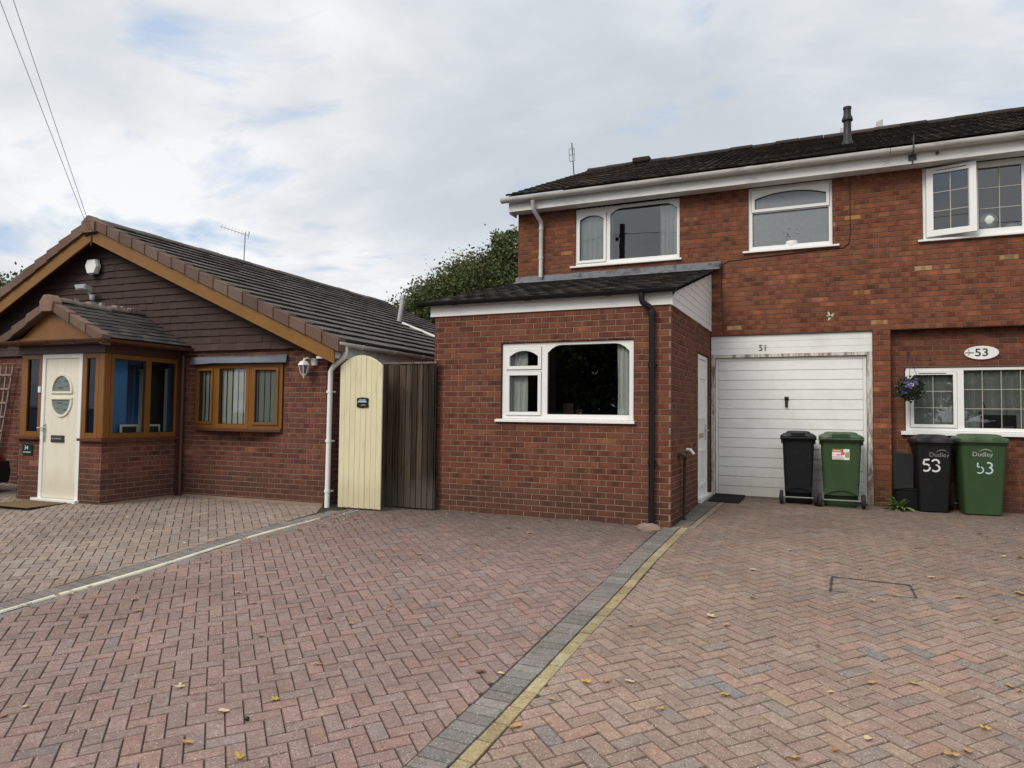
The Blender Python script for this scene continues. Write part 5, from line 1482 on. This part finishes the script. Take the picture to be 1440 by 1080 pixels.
for k in range(15):
    a = rnd.uniform(0,2*pi); x, z = -.03 + rnd.uniform(-.10,.10), rnd.uniform(.03,.155)
    if k > 11: x, z = rnd.uniform(-.15,.08), rnd.uniform(-.06,.06)
    y = -sqrt(max(.003, .19**2 - x*x - z*z)); nrm = Vector((x, y, z+.02)).normalized()
    s1 = nrm.cross(Vector((0,0,1))).normalized(); s2 = s1.cross(nrm); p = Vector((x,y,z))
    mb = MB(); ro = rnd.uniform(0,1)
    for j in range(5):
        t0 = 2*pi*j/5+ro; d1 = s1*cos(t0)+s2*sin(t0); d2 = s1*cos(t0+.55)+s2*sin(t0+.55); d0 = s1*cos(t0-.55)+s2*sin(t0-.55)
        mb.face([p, p+d0*.018+nrm*.004, p+d1*.026+nrm*.007, p+d2*.018+nrm*.004], jit(pick([(2,(.085,.065,.21)),(2,(.12,.095,.27)),(1,(.05,.04,.14))]), .2))
    mb.lathe([(.004,0),(.001,.002)], p+nrm*.007, 5, col=(.5,.45,.3)); mb.build('flower', M['petal'], hb)
wd = thing('weed', 'green rosette weed growing at the foot of the brick pier beside the black bin', 'plant', (.78,11.18,zb(.8,11.1)))
mb = MB()
for k in range(46):
    a = rnd.uniform(0,2*pi); e = rnd.uniform(.35,1.35); l = rnd.uniform(.16,.36)*(1-.25*(e > .9)); w_ = rnd.uniform(.02,.042)
    h = Vector((cos(a),sin(a),0)); s = Vector((-sin(a),cos(a),0)); prev = None; col = jit(pick([(3,(.15,.23,.07)),(2,(.20,.29,.10)),(1,(.10,.16,.05))]), .2)
    for j in range(6):
        t_ = j/5; p = h*(l*t_*cos(e*(1-.5*t_))) + Vector((0,0,l*(sin(e)*t_ - .55*t_*t_*cos(e)) + .01)); ww = w_*sin(pi*min(1,(.12+t_*.88)))*.9
        cur = (p - s*ww, p + Vector((0,0,-.006)), p + s*ww)
        if prev: mb.face([prev[0],prev[1],cur[1],cur[0]], col); mb.face([prev[1],prev[2],cur[2],cur[1]], tuple(q*1.15 for q in col))
        prev = cur
mb.build('leaves', M['leaf'], wd)
def tree(name, label, base, blobs, nleaf, lsize, cols, trunk=.22, group=None, seed=1, gap=.25):
    r = random.Random(seed)
    t = thing(name, label, 'tree', base, 0, group)
    mb = MB(); b = Vector((0,0,0)); fork = Vector((0,0,min(c[2]-rr for c, rr in blobs)*.7 + .3 if blobs else 2))
    C = [(Vector(c) - Vector(base), rr) for c, rr in blobs]
    fork = Vector((sum(c.x for c,_ in C)/len(C)*.3, sum(c.y for c,_ in C)/len(C)*.3, max(1.0, min(c.z-rr for c,rr in C)+.4)))
    mb.tube([b, fork*.5 + Vector((.05,0,0)), fork], [trunk, trunk*.85, trunk*.7], 10)
    for c, rr in C:
        mid = (fork + c)/2 + Vector((r.uniform(-.3,.3), r.uniform(-.3,.3), r.uniform(0,.4)))
        mb.tube([fork, mid, c], [trunk*.6, trunk*.4, trunk*.22], 8)
        for k in range(9):
            d = Vector((r.gauss(0,1), r.gauss(0,1), r.gauss(.4,.8))).normalized(); mb.tube([mid.lerp(c, r.random()), c + d*rr*.55, c + d*rr*r.uniform(.85,1.12)], [trunk*.16, trunk*.1, .008], 5)
    mb.build('trunk', M['bark'], t, smooth=60)
    mb = MB()
    tot = sum(rr**2 for _, rr in C)
    for c, rr in C:
        m = int(nleaf*rr**2/tot)
        # clump centres on/in the blob
        ncl = max(12, int(m/46))
        for q in range(ncl):
            d = Vector((r.gauss(0,1), r.gauss(0,1), r.gauss(.15,1))).normalized()
            rad = rr*(1 - abs(r.gauss(0,.16))) * r.uniform(.80,1.04)
            cc = c + d*rad; cs = rr*r.uniform(.09,.20); base_c = jit(pick(cols), .42)
            nn = r.randint(26, 62)
            for k in range(nn):
                o = Vector((r.gauss(0,1), r.gauss(0,1), r.gauss(0,.8)))*cs*.75
                p = cc + o
                dd = Vector((r.gauss(0,1), r.gauss(0,1), r.gauss(-.2,.7))) + d*.8
                l = lsize*r.uniform(.7,1.3); dn = dd.normalized(); sv = dn.cross(Vector((r.gauss(0,1), r.gauss(0,1), r.gauss(0,1))))
                if sv.length < .05: continue
                sv.normalize(); kx = r.uniform(.75,1.25)
                mb.face([p, p + dn*l*.45 + sv*l*.32, p + dn*l, p + dn*l*.45 - sv*l*.32], tuple(x*kx for x in base_c))
    mb.build('crown', M['leaf'], t)
    return t
OAKC = [(4,(.085,.115,.040)),(3,(.065,.092,.032)),(2,(.125,.14,.052)),(1.4,(.14,.12,.05)),(.8,(.105,.08,.038))]
tree('broadleaf_tree', 'tall broadleaf tree rising behind the extension roof', (-13.0,27.5,-.2),
     [((-11.2,27.8,5.9),3.3),((-13.6,27.2,5.3),3.0),((-15.6,27,4.9),2.5),((-17.2,26.6,4.2),2.1),((-18.3,26.5,3.4),1.7),((-12.4,26.8,8.1),1.0),((-15.0,27,7.0),.9),((-10.8,27.2,8.4),1.1),((-17.0,26.6,6.1),.6)], 170000, .13, OAKC, .3, seed=3)
tree('broadleaf_tree', 'dark tree beyond the left slope of the bungalow roof', (-33.5,19,-.3), [((-34.0,19,4.8),2.7),((-36.5,19,4.3),2.6),((-32.0,19.5,3.6),1.9)], 30000, .17, OAKC, .25, seed=5)
for k, (x, y, h, w_) in enumerate(((-24,-23,7.2,3.6),(-15.5,-25,7.8,3.9),(-7.5,-24,6.6,3.4),(1.5,-25,6.6,3.6),(11,-24,7.4,3.8))):
    tree('broadleaf_tree', 'leafy tree across the road seen only as a reflection in the windows', (x,y,-.4), [((x,y,h*.58),w_),((x+1.8,y+.6,h*.5),w_*.75),((x-2,y-.4,h*.45),w_*.75)], 20000, .38, OAKC, .25, group='trees across the road', seed=20+k)
# ================================================================== MANHOLE, STONE, LEAVES
mc = thing('manhole_cover', 'square recessed manhole cover edged with green moss in the right hand drive', 'manhole cover', (.26,6.87,0))
mb = MB()
cs_ = [(-.055,7.07),(.56,7.07),(.575,6.68),(-.065,6.63)]
for k in range(4):
    a, b = Vector((*cs_[k],0)), Vector((*cs_[(k+1)%4],0)); d = (b-a).normalized(); s = Vector((-d.y,d.x,0)); n = 14
    for j in range(n):
        p, q = a.lerp(b,j/n), a.lerp(b,(j+1)/n); w0 = rnd.uniform(.006,.013)*(.55 if k in (2,) else 1)
        if k == 2 and 4 < j < 11: w0 *= .35
        P = [p-s*w0, q-s*w0, q+s*w0, p+s*w0]
        mb.face([(v.x-.26, v.y-6.87, G(v.x,v.y)+.005) for v in P])
mb.build('rim', mat('moss_rim', (.032,.042,.036), .9, fine=(60,.4), bump=.6, bscale=120, dirt=(.05,.10,.05), dirt_scale=12, dirt_range=(.5,.7)), mc)
mb = MB()
r3 = random.Random(8); rs = []
for z, rr in ((-.03,.085),(.01,.095),(.05,.08),(.07,.04)):
    rs.append([( (rr*1.5*cos(2*pi*k/12))*(1+r3.uniform(-.18,.18)), (rr*cos(0)*sin(2*pi*k/12))*(1+r3.uniform(-.18,.18)), z + r3.uniform(-.006,.006)) for k in range(12)])
mb.rings(rs); o = mb.build('gully_stone', M['stone'], None, loc=(-2.06,8.36,G(-2.06,8.36)), smooth=25); tag(o, 'rough pinkish stone lump at the foot of the black downpipe', 'stone')
LV = [(-3.864, 4.016), (-2.739, 2.724), (-3.135, 3.778), (-4.341, 2.524), (-3.033, 3.281), (-3.097, 2.718), (-3.696, 3.167), (-4.782, 4.685), (-4.452, 4.537), (-3.624, 4.491), (-5.461, 4.2), (-5.202, 4.03), (-2.527, 4.586), (-2.279, 4.189), (-2.08, 4.082), (-3.341, 4.921), (-3.294, 4.813), (-3.394, 4.468), (-0.892, 5.634), (0.173, 4.836), (-0.607, 4.344), (-0.762, 5.493), (0.405, 4.932), (0.691, 4.475), (0.497, 4.108), (0.57, 4.179), (-0.02, 3.952), (-0.201, 3.793), (0.132, 4.125), (0.915, 5.102), (0.95, 5.047), (1.355, 7.083), (-0.737, 7.037), (-0.649, 6.195), (0.246, 6.455), (1.461, 9.576), (1.874, 10.022), (1.083, 9.205), (1.332, 8.359), (1.465, 8.382), (1.616, 8.417), (-4.636, 7.569), (-4.483, 8.46), (-3.174, 8.229), (-3.632, 7.814), (-3.287, 7.668), (-3.996, 6.391), (-5.73, 7.127), (-5.926, 6.734), (-6.615, 4.252), (-5.856, 5.184), (-5.795, 5.244), (-7.272, 4.581), (-6.145, 3.968), (-1.165, 4.284), (-1.293, 4.232), (-1.406, 4.175), (-0.91, 4.024), (-1.594, 3.552), (-1.523, 3.907), (-1.949, 4.113), (-6.049, 4.018), (-5.466, 3.753), (-4.34, 2.644), (-0.461, 7.882), (0.185, 7.443), (0.755, 7.376), (0.9, 6.845), (1.058, 6.349), (-1.423, 5.227), (-2.103, 6.56), (-0.133, 5.318), (-3.193, 3.047), (-0.048, 4.614)]
def leaf_mesh(kind, col, sz):
    mb = MB()
    if kind == 0:   # lobed
        pts = []
        for k in range(20):
            a = 2*pi*k/20; lob = abs(cos(2.5*(a-pi/2)))
            r_ = sz*(.38 + .62*lob**1.3)*(1 if sin(a) > -.7 else .8); pts.append((r_*cos(a), r_*sin(a)))
    elif kind == 1: # oval curled
        pts = [(sz*1.1*cos(2*pi*k/14), sz*.5*sin(2*pi*k/14)*(1-.3*cos(2*pi*k/14))) for k in range(14)]
    else:           # crumpled
        pts = [(sz*(.5+.5*rnd.random())*cos(2*pi*k/11), sz*.7*(.5+.5*rnd.random())*sin(2*pi*k/11)) for k in range(11)]
    cu = rnd.uniform(.12,.5); f1 = rnd.uniform(0,6)
    P = [Vector((x, y, .006 + abs(y)*cu*1.1 + .25*sz*cu*sin(3*atan2(y,x)+f1) + (x*x/sz)*cu*.3)) for x, y in pts]
    c = Vector((0,0,.004)); n = len(P)
    for k in range(n): mb.face([c, P[k], P[(k+1)%n]], jit(col, .12))
    if kind != 2: mb.tube([(0,0,.005),(0,-sz*.9,.008),(.01,-sz*1.35,.02)], .0016, 4, col=tuple(q*.6 for q in col))
    return mb
KIN = {'tan': ((.46,.29,.12), 1), 'yellow': ((.50,.36,.09), 0), 'pale': ((.58,.45,.27), 0), 'brown': ((.22,.10,.045), 2), 'orange': ((.40,.20,.08), 2)}
first = {}
for k, (x, y) in enumerate(LV):
    near = y < 3.4
    kind = pick([(4,'tan'),(3,'pale'),(3,'brown'),(2,'orange'),(.6,'yellow')])
    if k in (1,4,10,23): kind = 'yellow'
    if k in (3,26): kind = 'orange'
    if k in (0,5,18,31): kind = 'tan' if k != 18 else 'pale'
    col, sh_ = KIN[kind]
    sh_ = rnd.choice((sh_, sh_, 2, 1)) if k not in (1,18) else 0
    reg = 'the plum block paving' if (-5.95 < x < -1.94) else ('the tan block paving' if x < -6.35 else ('the multicoloured block paving' if x > -1.64 else 'the grey edging blocks'))
    s = rnd.uniform(.023,.038) * (1.35 if k in (1,18,31,3) else 1)
    o = leaf_mesh(sh_, col, s).build('fallen_leaf', M['dryleaf'], None, loc=(x, y, G(x,y)+.004))
    o.rotation_euler = (rnd.uniform(-.15,.15), rnd.uniform(-.15,.15), rnd.uniform(0, 6.28))
    adj = {'tan':'dry tan','yellow':'bright yellow','pale':'pale straw coloured','brown':'shrivelled brown','orange':'rusty orange'}[kind]
    tag(o, f'{adj} fallen leaf lying on {reg}', 'leaf', f'{adj} leaves on {reg}')
mb = MB(); mb.lathe([(.001,-.013),(.010,-.009),(.014,0),(.010,.009),(.001,.013)], (0,0,.013), 12)
tag(mb.build('dark_berry', M['black'], None, loc=(-3.0,3.03,G(-3.0,3.03)), smooth=180), 'small round black berry on the plum block paving', 'berry')
# leaf crumbs: uncountable litter
mb = MB(); r4 = random.Random(12)
def crumb(x, y, s, col):
    a = r4.uniform(0,6.28); z = G(x,y)+r4.uniform(.001,.006); d = Vector((cos(a),sin(a),r4.uniform(-.2,.5)))*s; e = Vector((-sin(a),cos(a),r4.uniform(-.3,.6)))*s*r4.uniform(.3,.7); p = Vector((x,y,z+s*.2))
    mb.face([p-d, p+e, p+d, p-e*.8], jit(col,.25))
CR = [(3,(.30,.17,.08)),(2,(.15,.085,.05)),(2,(.45,.33,.18)),(1,(.55,.5,.42))]
for k in range(520):
    q = r4.random()
    if q < .25: x, y, s = r4.uniform(-5.1,-1.9), 8.5 - abs(r4.gauss(0,.35)), r4.uniform(.004,.016)
    elif q < .40: x, y, s = r4.uniform(.6,2.4), r4.uniform(7.5,11), r4.uniform(.006,.02)
    elif q < .52: x, y, s = -6.0 + r4.gauss(0,.22), 7.35 + r4.gauss(0,.25), r4.uniform(.012,.034)
    elif q < .68: x, y, s = r4.uniform(-10,-6.5), r4.uniform(4,7.5), r4.uniform(.006,.022)
    elif q < .85: x, y, s = r4.uniform(-6,-2), r4.uniform(2.6,8.4), r4.uniform(.003,.010)
    else: x, y, s = r4.uniform(-1.6,1.8), r4.uniform(3.2,10.5), r4.uniform(.003,.010)
    crumb(x, y, s, pick(CR))
mb.build('leaf_litter', M['dryleaf'], None, kind='stuff', label='crumbs of dry leaves and twigs scattered over the block paving')['category'] = 'leaf litter'
# ================================================================== CAR (only its nose corner shows at the left edge)
car = thing('parked_car', 'dark red parked car with black bumper at the left edge beyond the porch', 'car', (-12.82,5.05,G(-12.8,5)), R(3), world=False)
mb = MB()
def sect(y, hw, z0, zb, zt, cr):
    return [(-hw*.86,y,z0),(-hw,y,z0+.12),(-hw,y,zb-.12),(-hw*.95,y,zb),(-hw*cr,y,zt),(hw*cr,y,zt),(hw*.95,y,zb),(hw,y,zb-.12),(hw,y,z0+.12),(hw*.86,y,z0)]
mb.rings([sect(-1.95,.72,.32,.80,.86,.8), sect(-1.80,.82,.26,.88,.96,.8), sect(-.9,.85,.22,.92,.98,.8), sect(.6,.85,.22,.92,.98,.8), sect(1.35,.84,.24,.84,.92,.8), sect(1.75,.80,.28,.76,.84,.75), sect(1.92,.68,.34,.66,.74,.7)])
mb.build('body', M['red'], car, smooth=40)
mb = MB()
gh = lambda y, hw, z: [(-hw,y,z),(hw,y,z)]
bse = [(-.74,-1.7,.96),(.74,-1.7,.96),(.76,.75,.97),(-.76,.75,.97)]; tp = [(-.60,-1.35,1.42),(.60,-1.35,1.42),(.60,-.05,1.45),(-.60,-.05,1.45)]
mb.rings([bse, tp]); mb.build('windows', M['carglass'], car, bevel=.03)
mb = MB(); mb.rings([[(-.60,-1.38,1.425),(.60,-1.38,1.425),(.60,-.02,1.455),(-.60,-.02,1.455)],[(-.55,-1.25,1.48),(.55,-1.25,1.48),(.55,-.15,1.50),(-.55,-.15,1.50)]]); mb.build('roof', M['red'], car, bevel=.03)
for nm, y, s in (('bumper',1.86,1),('bumper',-1.9,-1)):
    mb = MB(); rs = []
    for x, yy in ((-.86,-.22),(-.80,.02),(-.5,.10),(0,.12),(.5,.10),(.80,.02),(.86,-.22)):
        rs.append([(x,y+s*yy,.26),(x,y+s*(yy+.03),.40),(x,y+s*yy,.60),(x,y+s*(yy-.12),.60),(x,y+s*(yy-.12),.26)])
    mb.rings(rs); mb.build(nm, M['carblack'], car, smooth=40)
for s in (-1,1):
    mb = MB(); mb.hexa([(s*.78,1.55,.64),(s*.55,1.88,.64),(s*.55,1.90,.64),(s*.83,1.60,.64),(s*.76,1.5,.76),(s*.55,1.80,.78),(s*.55,1.84,.78),(s*.80,1.52,.76)]); mb.build('headlight', M['lamp_clear'], car, bevel=.01)
    mb = MB(); mb.box(s*.60,s*.80,-1.94,-1.86,.66,.84); mb.build('tail_light', M['lamp_red'], car, bevel=.01)
    mb = MB(); mb.hexa([(s*.80,.62,.98),(s*.98,.62,.98),(s*.98,.72,.98),(s*.80,.75,.98),(s*.80,.62,1.10),(s*.97,.62,1.10),(s*.97,.70,1.10),(s*.80,.72,1.10)]); mb.build('wing_mirror', M['red'], car, bevel=.02)
    for y in (-1.25,1.25):
        mb = MB(); rs = [[(s*h, y + r_*cos(2*pi*j/24), .30 + r_*sin(2*pi*j/24)) for j in range(24)] for r_, h in ((.19,.70),(.28,.70),(.30,.73),(.30,.85),(.28,.875),(.19,.875))]
        mb.rings(rs); wv = mb.build('wheel', M['rubber'], car, smooth=40)
        mb = MB(); rs = [[(s*h, y + r_*cos(2*pi*j/20), .30 + r_*sin(2*pi*j/20)) for j in range(20)] for r_, h in ((.19,.872),(.16,.86),(.05,.868),(.03,.875))]
        mb.rings(rs); mb.build('rim', M['metal'], wv)
# ================================================================== TELEGRAPH POLE AND WIRES
PX, PY = -5.95, 2.25
pole = thing('telegraph_pole', 'dark wooden telegraph pole reflected in the upper bedroom window', 'telegraph pole', (PX,PY,-.45))
mb = MB(); mb.tube([(0,0,0),(0,0,3.5),(.02,0,6.3),(.0,0,6.6),(.0,0,7.65)], [.12,.105,.09,.085,.075], 14); mb.build('pole', M['bark'], pole, smooth=50)
mb = MB(); mb.box(-.18,.18,-.02,.02,6.03,6.06); mb.tube([(.14,0,6.04),(0,0,5.85)], .010, 6); mb.tube([(-.14,0,6.04),(0,0,5.85)], .010, 6); mb.tube([(-.10,0,7.33),(.12,0,7.35)], .02, 6); mb.build('step_iron', M['darkmetal'], pole)
mb = MB(); mb.lathe([(.03,-.06),(.055,-.03),(.055,.03),(.03,.06)], (-.16,.0,7.22), 12); mb.tube([(-.07,0,7.3),(-.16,0,7.25)], .014, 6); mb.build('junction_box', M['black'], pole, smooth=40)
def wire(label, a, b, sag, r_, grp=None):
    a, b = Vector(a), Vector(b); pts = []
    for k in range(25):
        t_ = k/24; p = a.lerp(b, t_); p.z -= sag*4*t_*(1-t_); pts.append(p)
    mb = MB(); mb.tube(pts, r_, 5); o = mb.build('overhead_wire', M['greypipe'] if r_ > .005 else M['alu'], None); tag(o, label, 'wire', grp); return o
ap = Bw(UA+.02,-.33,ZA-.22)
wire('left one of two overhead wires running up from the bungalow gable peak', ap + Vector((-.03,0,0)), (PX-.06,PY-.05,6.75), .02, .004)
wire('right one of two overhead wires running up from the bungalow gable peak', ap + Vector((.03,0,.0)), (PX+.0,PY+.07,6.95), .02, .004)
wire('overhead wire sagging along the street, reflected in the upper bedroom window', (PX,PY,6.9), (45,-1,6.6), .7, .008, 'street wires')
wire('overhead wire sagging along the street, reflected in the upper bedroom window', (PX,PY,6.9), (-60,-1,6.2), .9, .008, 'street wires')

# ================================================================== SKY, SUN, CAMERA
SUN_EL, SUN_AZ = R(40), R(200)     # azimuth clockwise from +Y : behind the camera, slightly left
wd_ = bpy.data.worlds.new('World'); scene.world = wd_; wd_.use_nodes = True
t = wd_.node_tree; t.nodes.clear()
sky = N(t, 'ShaderNodeTexSky', sky_type='NISHITA'); sky.sun_disc = False; sky.sun_elevation = SUN_EL; sky.sun_rotation = SUN_AZ
sky.dust_density = 2.0; sky.air_density = 1.0
tc = N(t, 'ShaderNodeTexCoord').outputs['Generated']
sx = N(t, 'ShaderNodeSeparateXYZ'); t.links.new(tc, sx.inputs[0])
zc = mathn(t, 'MAXIMUM', sx.outputs[2], 0.0)
den = mathn(t, 'ADD', zc, .22)
cv = N(t, 'ShaderNodeCombineXYZ')
t.links.new(mathn(t, 'DIVIDE', sx.outputs[0], den), cv.inputs[0]); t.links.new(mathn(t, 'DIVIDE', sx.outputs[1], den), cv.inputs[1])
mpv = N(t, 'ShaderNodeMapping'); mpv.inputs['Location'].default_value = (3.1, 1.7, 0); mpv.inputs['Scale'].default_value = (1, 1.25, 1); t.links.new(cv.outputs[0], mpv.inputs[0]); P_ = mpv.outputs[0]
n1 = noise(t, P_, .95, 8, .58, .3); n2 = noise(t, P_, .42, 4, .5, .2); n3 = noise(t, P_, 2.4, 6, .55, .3)
mix1 = mathn(t, 'ADD', mathn(t, 'MULTIPLY', n1, .55), mathn(t, 'ADD', mathn(t, 'MULTIPLY', n2, .30), mathn(t, 'MULTIPLY', n3, .19)))
cl = ramp(t, mix1, [(.38, (.60,.65,.71)), (.44, (.66,.705,.76)), (.48, (.735,.77,.81)), (.52, (.83,.85,.875)), (.565, (.93,.94,.95))])
# brighter, paler haze towards the horizon; brighter zenith outside the view
hz = ramp(t, zc, [(0.0, 1.08), (.16, 1.03), (.45, .97), (.66, 1.1), (1.0, 1.9)])
cl2 = mixc(t, 1, cl, hz, 'MULTIPLY')
sc_ = N(t, 'ShaderNodeVectorMath', operation='SCALE'); t.links.new(cl2, sc_.inputs[0]); sc_.inputs['Scale'].default_value = 10.0
nb_ = noise(t, mp(t, cv.outputs[0], (1.5,1.9,1)), 1.25, 6, .55, .4)
blue = ramp(t, nb_, [(.36, .8), (.46, .0)])
bl_ = mixc(t, .8, sky.outputs[0], (5.0,6.7,9.2))
skymix = mixc(t, mathn(t, 'MULTIPLY_ADD', blue, -1, 1), bl_, sc_.outputs[0])
bgN = N(t, 'ShaderNodeBackground'); t.links.new(skymix, bgN.inputs[0]); bgN.inputs[1].default_value = .1
o = N(t, 'ShaderNodeOutputWorld'); t.links.new(bgN.outputs[0], o.inputs[0])
sl = bpy.data.lights.new('sun', 'SUN'); sl.energy = 2.0; sl.angle = R(28); sl.color = (1, .92, .80)
so = bpy.data.objects.new('sun', sl); COL.objects.link(so)
dirv = Vector((sin(SUN_AZ)*cos(SUN_EL), cos(SUN_AZ)*cos(SUN_EL), sin(SUN_EL)))
so.rotation_euler = (-dirv).to_track_quat('-Z', 'Y').to_euler(); so.location = dirv*40
cam = bpy.data.cameras.new('camera'); co = bpy.data.objects.new('camera', cam); COL.objects.link(co)
cam.sensor_fit = 'HORIZONTAL'; cam.sensor_width = 36; cam.lens = 36*991.82/1440; cam.clip_end = 2000; cam.clip_start = .05
cam.sensor_fit = 'HORIZONTAL'
yw, pt, rl = R(24.78), R(2.457), R(-.693)
Rz = Matrix.Rotation(yw, 3, 'Z'); Rx = Matrix.Rotation(pt, 3, 'X'); Ry = Matrix.Rotation(rl, 3, 'Y')
RR = Rz @ Rx @ Ry
X, Fw, Up = RR.col[0], RR.col[1], RR.col[2]
mw = Matrix.Identity(4)
for i in range(3): mw[i][0] = X[i]; mw[i][1] = Up[i]; mw[i][2] = -Fw[i]
mw.translation = Vector((0,0,1.34)); co.matrix_world = mw
scene.camera = co
for o in list(bpy.data.objects):
    if '_w' in o: del o['_w']
scene.view_settings.view_transform = 'Standard'; scene.view_settings.look = 'None'; scene.view_settings.exposure = 0; scene.view_settings.gamma = 1
scene.render.engine = 'CYCLES'
scene.cycles.max_bounces = 8; scene.cycles.transparent_max_bounces = 16; scene.cycles.caustics_reflective = False; scene.cycles.caustics_refractive = False
